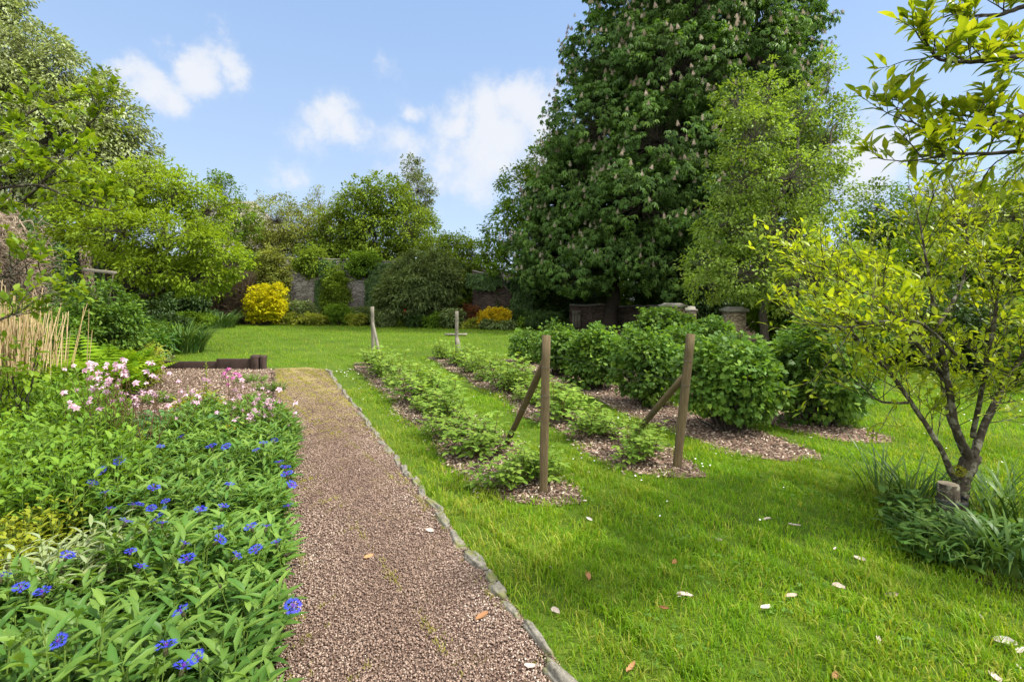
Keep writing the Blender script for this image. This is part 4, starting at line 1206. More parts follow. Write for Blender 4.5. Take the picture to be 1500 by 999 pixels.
def fern(px, Y, n, L, label):
    x = Wx(px, Y); root = empty('fern', (x, Y, 0), label, 'fern', 'ferns beside the dry canes')
    its = []
    for j in range(16):
        t = .12 + .86 * j / 16; a = 1.25 - 1.5 * t * .9
        # position along an arching rachis
        xx = t * .62; zz = t * .85 - t * t * .42; l = .22 * math.sin(math.pi * min(1, t * .95 + .12)) + .02
        for s in (1, -1):
            its.append((t_diamond(.28, .02, .12), rot('z', s * 1.35), (xx, 0, zz), l))
    tm = combine(its)
    az = rng.random(n) * 6.283; P = np.c_[x + np.cos(az) * .06, Y + np.sin(az) * .06, np.full(n, .02)]
    V, f, vv = put(tm, P, np.c_[np.cos(az), np.sin(az), rng.normal(size=n) * .2 + .15], np.array([0, 0, 1.]) + unit(n) * .1, L * (.7 + .5 * rng.random(n)), np.repeat(rng.random(n), 1))
    mk('fronds', [(V, f, vv, M['fern'])], root)


for px, Y, L, lab in ((118, 7.0, .95, 'tall bright green fern just right of the dry canes'), (150, 7.8, .9, 'bright fern in the middle of the fern group'), (100, 6.2, .85, 'darker fern at the foot of the dry canes'),
                      (172, 8.6, .8, 'light green fern nearest the variegated clump'), (135, 6.7, .8, 'fern behind the pale pink columbines')):
    fern(px, Y, 40, L * 1.45, lab)

# ------------------------------------------------------------------ near left planting
def leafy(name, label, cat, x, y, rx, ry, h, mat, tm, sz, group, nst=60, nlv=9, up=.5):
    """upright leafy stems with pairs of leaves"""
    root = empty(name, (x, y, 0), label, cat, group)
    a = rng.random(nst) * 6.283; r = rng.random(nst) ** .5
    B = np.c_[x + np.cos(a) * r * rx, y + np.sin(a) * r * ry, np.zeros(nst)]
    hh = h * (1 - .35 * r ** 2) * (.75 + .35 * rng.random(nst))
    T = B + np.c_[np.cos(a) * r * rx * .2, np.sin(a) * r * ry * .2, hh]
    P = curve(B, T, 5, 0, .04)
    V, f = tubes(P, np.full((nst, 5), .0028), 4, False); mk('stems', [(V, f, None, M['stemgreen'])], root)
    t = np.linspace(.25, 1, nlv)[None, :, None]
    S = (B[:, None] * (1 - t) + T[:, None] * t).reshape(-1, 3)
    k = np.tile(np.arange(nlv), nst); st = np.repeat(np.arange(nst), nlv)
    az = k * 2.4 + np.repeat(rng.random(nst) * 6.28, nlv)
    upk = up + .9 * (k / nlv)
    X = np.c_[np.cos(az), np.sin(az), upk * .8 + rng.normal(size=len(az)) * .2]
    N = np.array([0, 0, 1.]) + unit(len(az)) * .35 - np.c_[np.cos(az), np.sin(az), np.zeros(len(az))] * .3
    s = sz * (1.05 - .35 * k / nlv) * (.75 + .45 * rng.random(len(az)))
    v = np.clip(.2 + .5 * rng.random(len(az)) + .3 * k / nlv, 0, 1)
    V, f, vv = put(tm, S, X, N, s, v)
    mk('foliage', [(V, f, vv, M[mat])], root)
    return root


KL = t_leaf(.27, .07, .38, .45)
# knapweed protos
kp = []
for k in range(5):
    r = leafy('knapweed_plant', 'knapweed', 'flowering plant', 0, 0, .25, .25, .40, 'knap', KL, .125, 'blue flowered knapweed plants lining the path', 78, 10, .6); kp.append(r)
used = set()


def kids(o): return [c for c in bpy.data.objects if c.parent == o]


def copy_tree(o, loc, rz, sc, label):
    k = o
    if o in used:
        k = o.copy(); COL.objects.link(k)
        for ch in KIDS[o.name]:
            c = ch.copy(); COL.objects.link(c); c.parent = k
    else: used.add(o)
    k.location = loc; k.rotation_euler = (0, 0, rz); k.scale = sc; k['label'] = label
    return k


KIDS = {o.name: kids(o) for o in kp}
ks = []
rows = []
Yk = 1.18
while Yk < 6.0:
    w0 = xl(Yk) - .12; wid = 1.25 if Yk < 2.4 else (1.15 if Yk < 4.2 else .9)
    cols = []
    xx = w0
    while xx > w0 - wid: cols.append(xx); xx -= .36
    rows.append((Yk, cols)); Yk += .36 + .02 * Yk
cn = ['beside the gravel path', 'second in from the path', 'third in from the path', 'fourth in from the path', 'fifth in from the path']
idx = 0
knap = []
for ri, (Yk, cols) in enumerate(rows):
    for ci, xx in enumerate(cols):
        x = xx + rng.normal() * .04 - max(.05, .34 - .10 * (Yk - 1.2)); yy = Yk + rng.normal() * .05
        if 2.1 < yy < 3.2 and x / yy * F + CX < 165: continue
        s = .95 + .2 * rng.random() - .03 * max(0, Yk - 2.5)
        hs = s * (1.0 if Yk < 2.6 else .85) * (.82 + .4 * rng.random())
        lab = 'knapweed plant %s, %s row from the near end' % (cn[ci], ORD[ri])
        o = copy_tree(kp[idx % 5], (x, yy, 0), rng.random() * 6.28, (s, s, hs), lab)
        knap.append(o); idx += 1


def knap_flower():
    its = []
    for j in range(15):
        a = j * .419; m = rot('z', a) @ rot('y', -.35 - .15 * (j % 3))
        its.append((t_diamond(.07, 0, 0), m, (0, 0, 0), .62))
        for d in (-.5, -.2, .15, .45):
            tip = m @ np.array([.5, 0, 0])
            its.append((t_diamond(.15, .02, 0), rot('z', a + d) @ rot('y', -.25 + .3 * (j % 2)), tip, .42))
    V, f = combine(its)
    its = [(t_diamond(.12, 0, 0), rot('z', j * .785 + .3) @ rot('y', -1.1), (0, 0, 0), .42) for j in range(9)]
    V2, f2 = combine(its)
    zz = np.array([-.62, -.52, -.25, -.02]); rr = np.array([.06, .19, .20, .10])
    V3, f3 = tubes([[(0, 0, z) for z in zz]], [rr], 8)
    V4, f4 = tubes([[(0.05 * q, 0, -.6 - q * 1.1) for q in range(5)]], [[.035] * 5], 4)
    return (V, f), (V2, f2), (V3, f3), (V4, f4)


kfl = knap_flower()
FL = [(85, 940), (268, 978), (290, 963), (266, 896), (428, 890), (205, 832), (320, 792), (274, 820), (293, 748), (368, 773), (345, 815), (375, 806), (270, 797), (98, 815), (2, 845), (30, 862), (195, 740),
      (228, 762), (243, 735), (160, 746), (176, 676), (149, 691), (134, 709), (335, 711), (326, 743), (402, 646), (409, 678), (421, 696), (425, 711), (376, 660), (332, 655), (235, 655), (266, 640), (390, 772), (240, 750),
      (203, 740), (184, 765), (423, 742), (405, 795), (243, 948), (62, 868), (310, 655), (386, 650), (418, 686), (222, 745)]
protoF = None
FL += [(int(rng.uniform(150, 400)), int(rng.uniform(690, 830))) for _ in range(5)]
for i, (px, py) in enumerate(FL):
    z = .50 if py > 760 else .46
    Y = (HC - z) * F / (py - HZ); x = Wx(px, Y)
    own = min(knap, key=lambda o: (o.location.x - x) ** 2 + (o.location.y - Y) ** 2)
    s = .034 * (1.0 if py > 720 else 1.25) * (.85 + .4 * rng.random())
    if protoF is None:
        (a, b, c, d) = kfl
        fo = mk('flower', [(a[0], a[1], rng.random(len(a[0])), M['blue']), (b[0], b[1], .5, M['violet'])], own, origin=(0, 0, 0))
        bo = mk('bud', [(c[0], c[1], .5, M['bud']), (d[0], d[1], .5, M['stemgreen'])], fo, origin=(0, 0, 0)); bo.location = (0, 0, 0)
        protoF = (fo, bo)
    else:
        fo = protoF[0].copy(); COL.objects.link(fo); bo = protoF[1].copy(); COL.objects.link(bo); bo.parent = fo
        fo.parent = own
    # position in the plant's own (rotated, scaled) frame
    rz = own.rotation_euler.z; dx, dy = x - own.location.x, Y - own.location.y; c_, s_ = math.cos(-rz), math.sin(-rz)
    sc = own.scale
    fo.location = ((dx * c_ - dy * s_) / sc[0], (dx * s_ + dy * c_) / sc[1], z / sc[2])
    fo.rotation_euler = (rng.normal() * .3 + .15, rng.normal() * .35, rng.random() * 6)
    fo.scale = (s / sc[0], s / sc[1], s / sc[2])
# dark unopened buds
for i in range(26):
    own = knap[rng.integers(0, len(knap))]
    bo = protoF[1].copy(); COL.objects.link(bo); bo.parent = own
    bo.location = (rng.normal() * .12, rng.normal() * .12, .50 + .05 * rng.random()); bo.scale = (.03, .03, .03); bo.rotation_euler = (rng.normal() * .3, rng.normal() * .3, 0)

# silver leaved, mint, golden plants farther left
for (px, Y, rx, h, lab) in ((60, 2.25, .22, .42, 'silvery leaved plant nearest the left edge of the picture'), (110, 2.35, .24, .45, 'silvery leaved plant between the edge plant and the knapweeds'), (165, 2.5, .22, .42, 'silvery leaved plant touching the knapweeds')):
    leafy('silvery_plant', lab, 'plant', Wx(px, Y), Y, rx, rx, h, 'silver', KL, .10, 'silvery leaved plants', 46, 11, .5)
for (px, Y, lab) in ((20, 2.75, 'yellow green small leaved shrub at the left edge'), (75, 2.95, 'yellow green shrub beside the patch of bare soil'), (-40, 2.5, 'yellow green shrub cut by the left edge of the picture')):
    leafy('golden_marjoram', lab, 'plant', Wx(px, Y), Y, .22, .22, .36, 'gold_small', t_leaf(.5, .03, .2), .055, 'yellow green shrubs at the left edge', 70, 10, .3)
ml = []
for r_, Y in enumerate((3.25, 3.65, 4.1, 4.6, 5.1, 5.6)):
    for c_, px in enumerate((-30, 30, 90, 145)):
        ml.append((px + rng.normal() * 8 - 4 * r_, Y, r_, c_))
mp = [leafy('mint_plant', 'mint', 'plant', 0, 0, .26, .26, .46, 'mint', t_leaf(.52, .06, .25), .075, 'bright green leafy plants massed at the left', 95, 10, .4) for _ in range(3)]
KIDS.update({o.name: kids(o) for o in mp})
cw = ['cut by the left edge of the picture', 'second from the left edge', 'third from the left edge', 'fourth from the left edge']
for i, (px, Y, r_, c_) in enumerate(ml):
    s = .9 + .25 * rng.random()
    copy_tree(mp[i % 3], (Wx(px, Y), Y, 0), rng.random() * 6, (s * 1.05, s * 1.05, s * (1.12 + .07 * r_)), 'bright green leafy plant %s, %s row back' % (cw[c_], ORD[r_]))
for (px, Y, rx, lab) in ((235, 5.3, .42, 'dark blue green geranium left of the geranium group behind the knapweeds'), (290, 5.6, .45, 'dark blue green geranium in the middle of the group before the chip bed'), (270, 5.0, .35, 'low geranium nearest the knapweeds'), (200, 4.7, .35, 'geranium under the pale pink columbines'), (330, 5.2, .3, 'geranium beside the yellow poppies')):
    leafy('geranium_plant', lab, 'plant', Wx(px, Y), Y, rx, rx, .36, 'gera', t_lobed(1.0), .07, 'blue green geraniums before the chip bed', 90, 7, .15)

# bushy near plum foliage beside the canes
shrub('plum_bush', 'leafy plum bush growing in front of the dry canes at the left edge', 'shrub', 0, 4.7, .42, 1.2, 'nearleaf', L8, .075, .14, 8, 6, cover=.9, stray=.3)


# columbines


def columbine(px, Y, fl, label, h, mat2=None):
    x = Wx(px, Y); root = empty('columbine', (x, Y, 0), label, 'flowering plant', 'columbines in front of the chip bed')
    its = []
    for j in range(5):
        a = j * 1.257
        its.append((t_diamond(.62, .12, .1), rot('z', a) @ rot('y', .35), (0, 0, 0), 1.))
        its.append((t_diamond(.5, .1, 0), rot('z', a + .63) @ rot('y', 1.1), (0, 0, 0), .8))
        its.append((t_diamond(.16, .0, 0), rot('z', a + .63) @ rot('y', -1.1), (0, 0, 0), .7))
    tv, tf = combine(its)
    A, B = [], []
    proto = None
    for (fx, fy, rose) in fl:
        yy = Y + rng.normal() * .12; P = np.array((Wx(fx, yy), yy, Wz(fy, yy)))
        if proto is None or rose != proto[1]:
            o = mk('flower', [(tv * .032, tf, rng.random(len(tv)), M['rose' if rose else 'pink'])], root, origin=(0, 0, 0)); proto = (o, rose)
        else:
            o = proto[0].copy(); COL.objects.link(o); o.parent = root
        o.location = Vector(P) - root.location; s = .75 + .6 * rng.random(); o.scale = (s, s, s); o.rotation_euler = (rng.normal() * .6, rng.normal() * .6, rng.random() * 6)
        B.append(P); A.append((x + rng.normal() * .12 + .45 * (P[0] - x), Y + rng.normal() * .08, .05))
    V, f = tubes(curve(A, B, 7, .0, .03), np.linspace(.0035, .0014, 7)[None].repeat(len(A), 0), 4, False); mk('stems', [(V, f, None, M['stemred'])], root)
    n = 240; a = rng.random(n) * 6.28; r = rng.random(n) ** .5 * .32
    Pn = np.c_[x + np.cos(a) * r, Y + np.sin(a) * r, .1 + .28 * rng.random(n)]
    V, f, vv = put(t_lobed(1.1), Pn, np.c_[np.cos(a), np.sin(a), rng.normal(size=n) * .3], np.array([0, 0, 1.]) + unit(n) * .4, .045 * (.7 + .6 * rng.random(n)), rng.random(n))
    mk('foliage', [(V, f, vv, M['rasp'])], root)


f1 = [(rng.normal(168, 36), rng.normal(550, 12), False) for _ in range(50)] + [(rng.normal(185, 46), rng.normal(582, 12), False) for _ in range(22)] + [(105, 594, False), (112, 597, False), (230, 552, False)]
columbine(178, 4.3, f1, 'tall pale pink columbine cluster on dark stems near the ferns', .9)
f2 = [(rng.normal(262, 30), rng.normal(576, 16), False) for _ in range(20)]
columbine(250, 4.9, f2, 'sparse pale columbine between the two larger columbine clusters', .8)
f3 = [(rng.normal(385, 22), rng.normal(596, 16), False) for _ in range(48)] + [(rng.normal(365, 20), rng.normal(572, 9), False) for _ in range(8)] + [(432, 604, False), (425, 630, False), (410, 622, False), (310, 620, False)]
columbine(350, 5.0, f3, 'pale pink columbine leaning over the gravel path', .8)
f4 = [(rng.normal(348, 12), rng.normal(548, 7), True) for _ in range(12)]
columbine(338, 5.6, f4, 'deep rose columbine in front of the timber edging', .9)

# poppies and foxglove
x, Y = Wx(338, 5.0), 5.0
root = empty('welsh_poppy', (x, Y, 0), 'yellow poppy plant with three open flowers beside the pale columbine', 'flowering plant')
for fx, fy in ((322, 627), (342, 621), (352, 623)):
    P = np.array((Wx(fx, Y), Y - .1, Wz(fy, Y)))
    its = [(t_lobed(1.1, .1, -.3), rot('z', j * 1.571), (0, 0, 0), 1.) for j in range(4)]; tv, tf = combine(its)
    mk('flower', [(tv * .032 @ rot('x', .9).T + P, tf, rng.random(len(tv)), M['poppy'])], root)
    V, f = tubes(curve([(x, Y, 0)], [P], 5, 0, .03), np.full((1, 5), .0025), 4); mk('stem', [(V, f, None, M['stemgreen'])], root)
for px, Y, h, lab in ((302, 6.6, .88, 'upright pale green foxglove spire at the front of the chip bed'), (275, 6.2, .5, 'short young foxglove left of the tall spire')):
    r = leafy('foxglove', lab, 'plant', Wx(px, Y), Y, .16, .16, .32, 'gold_small', KL, .16, 'foxgloves in the chip bed', 16, 6, .6)
    x = Wx(px, Y); n = 46; t = np.linspace(.15, 1, n); az = np.arange(n) * 2.4
    P = np.c_[np.full(n, x), np.full(n, Y), t * h]; V, f, vv = put(t_leaf(.4, .05, .3), P, np.c_[np.cos(az), np.sin(az), .4 + t * .6], np.array([0, 0, 1.]) + unit(n) * .2, .14 * (1.1 - t), rng.random(n))
    V2, f2 = tubes([[(x, Y, z) for z in (0, h * .5, h)]], [[.007, .006, .002]], 5)
    mk('spire', [(V, f, vv, M['gold_small']), (V2, f2, .5, M['stemgreen'])], r)
for px, py, s, lab in ((365, 560, .3, 'low green weed tuft at the end of the timber edging'), (395, 572, .28, 'green weed clump at the far left edge of the path'), (375, 590, .2, 'little weed tuft on the path side of the chip bed'), (232, 590, .22, 'small weed tuft in the chip bed')):
    x, Y = G(px, py); leafy('weed_tuft', lab, 'weed', x, Y, s, s * .7, .16, 'mint', t_leaf(.4, .03, .2), .06, 'weeds at the chip bed', 60, 5, .2)

# ------------------------------------------------------------------ raspberries


def rasp_proto():
    root = empty('raspberry_plant', (0, 0, 0), 'raspberry', 'raspberry plant', 'raspberry plants in the mulched rows')
    nst = 13; a = rng.random(nst) * 6.28; r = .17 * rng.random(nst) ** .5
    B = np.c_[np.cos(a) * r, np.sin(a) * r, np.zeros(nst)]; T = B + np.c_[np.cos(a) * .10, np.sin(a) * .10, .28 + .26 * rng.random(nst)]
    V, f = tubes(curve(B, T, 5, 0, .05), np.full((nst, 5), .004) * np.linspace(1, .6, 5), 4, False); mk('canes', [(V, f, None, M['stemred'])], root)
    lt = t_leaf(.62, .05, .3, .5)
    comp = combine([(lt, rot('z', 0), (.55, 0, -.05), .62), (lt, rot('z', 1.15), (.42, 0, -.02), .5), (lt, rot('z', -1.15), (.42, 0, -.02), .5), (t_diamond(.05, 0, .1), None, (0, 0, 0), .5)])
    nl = 11; t = (.25 + .75 * (np.arange(nl) + .5) / nl)[None, :, None]
    S = (B[:, None] * (1 - t) + T[:, None] * t).reshape(-1, 3); n = len(S); k = np.tile(np.arange(nl), nst)
    az = k * 2.4 + np.repeat(rng.random(nst) * 6.28, nl)
    X = np.c_[np.cos(az), np.sin(az), .15 + .5 * k / nl + rng.normal(size=n) * .2]
    V, f, vv = put(comp, S, X, np.array([0, 0, 1.]) + unit(n) * .3, (.135 - .045 * k / nl) * (.75 + .5 * rng.random(n)), np.clip(.15 + .5 * rng.random(n) + .35 * k / nl, 0, 1))
    mk('foliage', [(V, f, vv, M['rasp'])], root, False)
    return root


rp = [rasp_proto() for _ in range(4)]
KIDS.update({o.name: kids(o) for o in rp})
i = 0
for side, fn, ys in (('left', mA, [4.12, 4.3, 4.95, 5.3, 5.62, 6.35, 6.75, 7.2, 7.6, 8.3, 8.75, 9.25, 9.8, 10.4, 11.0, 11.7]),
                     ('right', mB, [4.75, 5.1, 5.55, 5.95, 6.4, 6.9, 7.35, 7.85, 8.35, 8.85, 9.35, 9.9, 10.4, 11.0, 11.6, 12.2, 12.9])):
    off = [-.22, .24, -.1, .18, -.2, .15, -.15, .22, 0, .15, -.2, .1, -.1, .15, 0, .1, -.1]
    for j, Y in enumerate(ys):
        s = (.82 if j < 2 else 1.0) * (.9 + .3 * rng.random()); s *= 1.08 if Y > 6 else .95
        if j in (3, 6, 10): s *= .6
        copy_tree(rp[i % 4], (fn(Y) + off[j] * .8, Y, 0), rng.random() * 6, (s * 1.15, s * 1.15, s * (.78 if Y < 8 else .88)), 'raspberry plant %s from the near post in the %s row' % (ORD[j], side)); i += 1

# ------------------------------------------------------------------ currant bushes
cb = [(mC(5.85) + .2, 5.85, .66, 1.16, 'big rounded currant bush at the near end of the first currant row', LOB, .07),
      (mC(7.2) + .1, 7.25, .62, 1.12, 'second currant bush from the near end behind the tilting post', LOB, .07),
      (mC(8.6), 8.6, .62, 1.15, 'third currant bush from the near end of the first currant row', LOB, .07),
      (mC(10.1), 10.1, .66, 1.05, 'fourth currant bush from the near end just right of the near left post', LOB, .07),
      (mC(12.0), 12.0, .55, .84, 'small pale gooseberry bush at the far end of the first currant row', LOB, .06),
      (3.95, 6.15, .66, 1.32, 'tall dark currant bush at the near end of the second currant row', LOB, .08),
      (3.7, 7.6, .66, 1.02, 'second currant bush of the second row beneath the pear tree', LOB, .08),
      (3.3, 9.2, .7, 1.08, 'third currant bush of the second row in front of the gate pier', LOB, .08),
      (3.75, 12.0, .95, 1.42, 'broad currant bush in the back row in front of the capped gate pier', LOB, .08),
      (4.85, 11.6, .6, 1.22, 'smaller currant bush in the back row between the two gate piers', LOB, .08),
      (6.1, 9.6, .8, 1.35, 'currant bush of the back row under the pear tree', LOB, .08)]
for x, Y, rx, top, lab, tm, sz in cb:
    rx *= .95; sz *= .82
    shrub('currant_bush', lab, 'currant bush', 0, Y, rx, top, 'currant', tm, sz, .13, 18, 8, 'currant bushes behind the raspberries', x=x, base=.08, cover=1.75, shell=.58, stray=.24, jit=.9)

# shrubs at the far right behind the magnolia
for (px, Y, rx, top, mat, lab) in ((1245, 11.5, 1.3, 1.9, 'currant', 'leafy shrub behind the second currant row at the right'), (1330, 12.5, 1.5, 2.2, 'lime', 'rounded green shrub behind the magnolia stems'),
                                   (1420, 11.0, 1.4, 2.0, 'deep', 'dark green shrub behind the magnolia trunk'), (1500, 9.8, 1.2, 1.6, 'deep', 'dark shrub at the right edge of the lawn'),
                                   (1570, 8.5, 1.1, 1.8, 'lime', 'green shrub cut by the right edge of the picture'), (1160, 16.5, 1.6, 2.6, 'lime', 'shrub at the foot of the pear tree right of the gate pier'),
                                   (1260, 18, 2., 3.6, 'apple', 'tall bright shrub right of the pear tree'), (1380, 18, 2.4, 4., 'lime', 'tall shrub behind the middle of the magnolia'), (1500, 17, 2.4, 4.2, 'olive', 'tall olive shrub at the right background edge')):
    shrub('background_shrub', lab, 'shrub', px, Y, rx, top, mat, D4, .10 if Y < 14 else .14, .24, 22, 7, 'shrubs beyond the lawn on the right', cover=1.5)

# ------------------------------------------------------------------ magnolia trees (near, right) and plum (near, left)


def grow(p, d, L, r, lvl, out, lv, spread=.75, up=.10, nch=(4, 6)):
    n = 6; P = [p]; d = d / np.linalg.norm(d)
    for i in range(n):
        d = d + rng.normal(size=3) * .13 + np.array([0, 0, up]); d /= np.linalg.norm(d)
        P.append(P[-1] + d * L / n)
    P = np.array(P); out.append((P, r, r * .55 if lvl else r * .4))
    if lvl > 0:
        for _ in range(rng.integers(nch[0], nch[1] + 1)):
            t = rng.uniform(.25, 1); k = t * n; i = min(int(k), n - 1); q = P[i] + (P[i + 1] - P[i]) * (k - i)
            dd = (P[i + 1] - P[i]); dd /= np.linalg.norm(dd); nd = dd + unit(1)[0] * spread + np.array([0, 0, .12])
            grow(q, nd, L * rng.uniform(.45, .7), r * .5, lvl - 1, out, lv, spread, up, nch)
    if lvl <= 1:
        m = 4 if lvl == 1 else 6
        for j in range(m):
            t = 1 - .75 * (j / m) ** 1.1 if lvl == 0 else rng.uniform(.4, 1); k = t * n; i = min(int(k), n - 1)
            lv.append((P[i] + (P[i + 1] - P[i]) * (k - i), nrm(P[i + 1] - P[i])))


def limbs_tree(name, label, base, trunk, limbs, leafsz, mat, lvl, L0, group=None, tm=None, bark='barkmagn', r0=.012, nch=(4, 6), drop=0., spread=.75, step=.16):
    root = empty(name, (base[0], base[1], 0), label, 'tree', group)
    tp = []
    for P, ra, rb_ in trunk:
        P = np.array(P, float); K = len(P); tt = np.linspace(0, 1, K); t2 = np.linspace(0, 1, K * 4)
        Q = np.stack([np.interp(t2, tt, P[:, j]) for j in range(3)], 1)
        for _ in range(3): Q[1:-1] = (Q[:-2] + Q[1:-1] * 2 + Q[2:]) / 4
        Q[1:-1] += rng.normal(size=Q[1:-1].shape) * ra * .06
        V, f = tubes([Q], [np.linspace(ra, rb_, len(Q)) * (1 + rng.normal(size=len(Q)) * .06)], 10); tp.append((V, f, None, M[bark]))
    out, lv = [], []
    for P, ra, rb_ in limbs:
        P = np.array(P, float); K = len(P); seg = np.linalg.norm(np.diff(P, axis=0), axis=1).sum()
        tt = np.linspace(0, 1, K); t2 = np.linspace(0, 1, K * 5); Q = np.stack([np.interp(t2, tt, P[:, j]) for j in range(3)], 1)
        for _ in range(3): Q[1:-1] = (Q[:-2] + Q[1:-1] * 2 + Q[2:]) / 4
        Q[1:-1] += rng.normal(size=Q[1:-1].shape) * .0022
        V, f = tubes([Q], [np.linspace(ra, rb_, len(Q)) * (1 + rng.normal(size=len(Q)) * .05)], 8); tp.append((V, f, None, M[bark]))
        m = int(seg / step) + 2
        for j in range(m):
            t = (.22 + .78 * (j + rng.random()) / m); i = min(int(t * (len(Q) - 1)), len(Q) - 2)
            dd = nrm(Q[i + 1] - Q[i]); nd = dd * .7 + unit(1)[0] * .8 + np.array([0, 0, .25])
            grow(Q[i], nd, L0 * rng.uniform(.6, 1.15), max(rb_ * .6, r0), lvl, out, lv, spread, .06, nch)
        grow(Q[-1], nrm(Q[-1] - Q[-2]), L0, rb_ * .9, lvl, out, lv, spread, .06, nch)
    pts = np.array([o[0] for o in out]); ra = np.array([o[1] for o in out]); rb2 = np.array([o[2] for o in out])
    rad = ra[:, None] + (rb2 - ra)[:, None] * np.linspace(0, 1, 7)[None]
    V, f = tubes(pts, np.maximum(rad, .0016), 5, False); tp.append((V, f, None, M[bark]))
    mk('trunk', tp, root, True)
    P = np.array([l[0] for l in lv]); D = np.array([l[1] for l in lv]); n = len(P)
    X = D * .8 + unit(n) * .75 + np.array([0, 0, .15 - drop]); N = np.array([0, 0, 1.]) + unit(n) * .45
    print(name, 'leaves', n)
    V, f, vv = put(tm or t_leaf(.46, .05, .22, .5), P, X, N, leafsz * (.55 + .7 * rng.random(n)), rng.random(n))
    mk('crown', [(V, f, vv, M[mat])], root, True)
    return root


def PP(px, py, Y): return (Wx(px, Y), Y, Wz(py, Y))


Ym = 3.45
mg = limbs_tree('magnolia_tree', 'small multi stemmed magnolia with yellow green leaves tied to a cut stake on the right', (Wx(1400, Ym), Ym),
                [([PP(1398, 775, Ym), PP(1402, 735, Ym), PP(1412, 695, Ym + .02), PP(1425, 665, Ym + .02)], .06, .05)],
                [([PP(1398, 700, Ym), PP(1375, 650, Ym), PP(1335, 590, Ym + .05), PP(1305, 545, Ym + .1), PP(1262, 505, Ym + .15), PP(1215, 470, Ym + .2)], .021, .006),
                 ([PP(1420, 670, Ym), PP(1400, 630, Ym - .05), PP(1390, 560, Ym - .1), PP(1372, 480, Ym - .15), PP(1360, 400, Ym - .15), PP(1348, 330, Ym - .1)], .029, .005),
                 ([PP(1425, 668, Ym), PP(1448, 610, Ym + .05), PP(1478, 550, Ym + .1), PP(1520, 490, Ym + .15), PP(1570, 430, Ym + .2)], .029, .007),
                 ([PP(1412, 665, Ym), PP(1385, 600, Ym + .3), PP(1378, 540, Ym + .45), PP(1320, 440, Ym + .6), PP(1260, 380, Ym + .7)], .019, .005),
                 ([PP(1425, 640, Ym), PP(1440, 560, Ym - .2), PP(1455, 470, Ym - .35), PP(1470, 390, Ym - .4)], .018, .005),
                 ([PP(1390, 560, Ym), PP(1340, 500, Ym - .2), PP(1290, 440, Ym - .3), PP(1235, 410, Ym - .3)], .016, .006),
                 ([PP(1262, 505, Ym + .15), PP(1215, 440, Ym + .1), PP(1185, 405, Ym + .05)], .010, .004), ([PP(1400, 520, Ym - .3), PP(1350, 470, Ym - .5), PP(1300, 470, Ym - .6), PP(1240, 480, Ym - .65)], .010, .004),
                 ([PP(1330, 590, Ym), PP(1290, 590, Ym - .05), PP(1255, 560, Ym - .1)], .010, .004),
                 ([PP(1372, 480, Ym), PP(1410, 420, Ym + .2), PP(1420, 350, Ym + .3), PP(1400, 290, Ym + .3)], .014, .005),
                 ([PP(1470, 550, Ym), PP(1500, 520, Ym - .3), PP(1560, 500, Ym - .4)], .012, .006)],
                  .060, 'magn', 1, .36, 'magnolia trees', r0=.0032, nch=(3, 5), step=.068)
# moss in the fork
n = 260; u = unit(n); P = np.array(PP(1405, 690, Ym - .03)) + u * np.array([.045, .04, .035])
V, f, vv = put(D4, P, unit(n), u, .012, rng.random(n)); mk('moss', [(V, f, vv, M['moss'])], mg)

# stake with cut top and rubber strap
sx, sy, _ = PP(1389, 770, Ym - .12)
root = empty('tree_stake', (sx, sy, 0), 'short thick round stake with a flat cut top beside the magnolia trunk', 'stake')
zt = Wz(708, sy)
V, f = tubes([[(sx, sy, z) for z in (-.1, .05, .15, zt - .006, zt)]], [[.066, .064, .062, .061, .057]], 16, False); mk('stump', [(V, f, None, M['barkmagn'])], root, True)
th = np.arange(16) * 2 * math.pi / 16; V = np.c_[sx + .057 * np.cos(th), sy + .057 * np.sin(th), np.full(16, zt)]; mk('cut_face', [(V, [np.array([range(16)])], None, M['cutwood'])], root)
zs = Wz(733, sy); q = [(sx + .067 * math.cos(a), sy + .067 * math.sin(a), zs) for a in np.linspace(.6, 5.2, 16)] + [(sx + .10, sy - .04, zs - .01), (sx + .16, sy + .03, zs - .01), (sx + .16, sy + .15, zs), (sx + .09, sy + .16, zs)]
Q = np.array(q); Vt = np.concatenate([Q + (0, 0, .011), Q - (0, 0, .011)]); m = len(Q)
th = nrm(np.c_[Q[:, :2] - np.array([sx, sy]), np.zeros(m)]) * .003; Vt = np.concatenate([Vt, Vt + np.concatenate([th, th])])
fq = [(i, i + 1, m + i + 1, m + i) for i in range(m - 1)] + [(2 * m + i + 1, 2 * m + i, 3 * m + i, 3 * m + i + 1) for i in range(m - 1)] + [(i, 2 * m + i, 2 * m + i + 1, i + 1) for i in range(m - 1)]
mk('strap', [(Vt, [np.array(fq)], None, M['rubber'])], root)

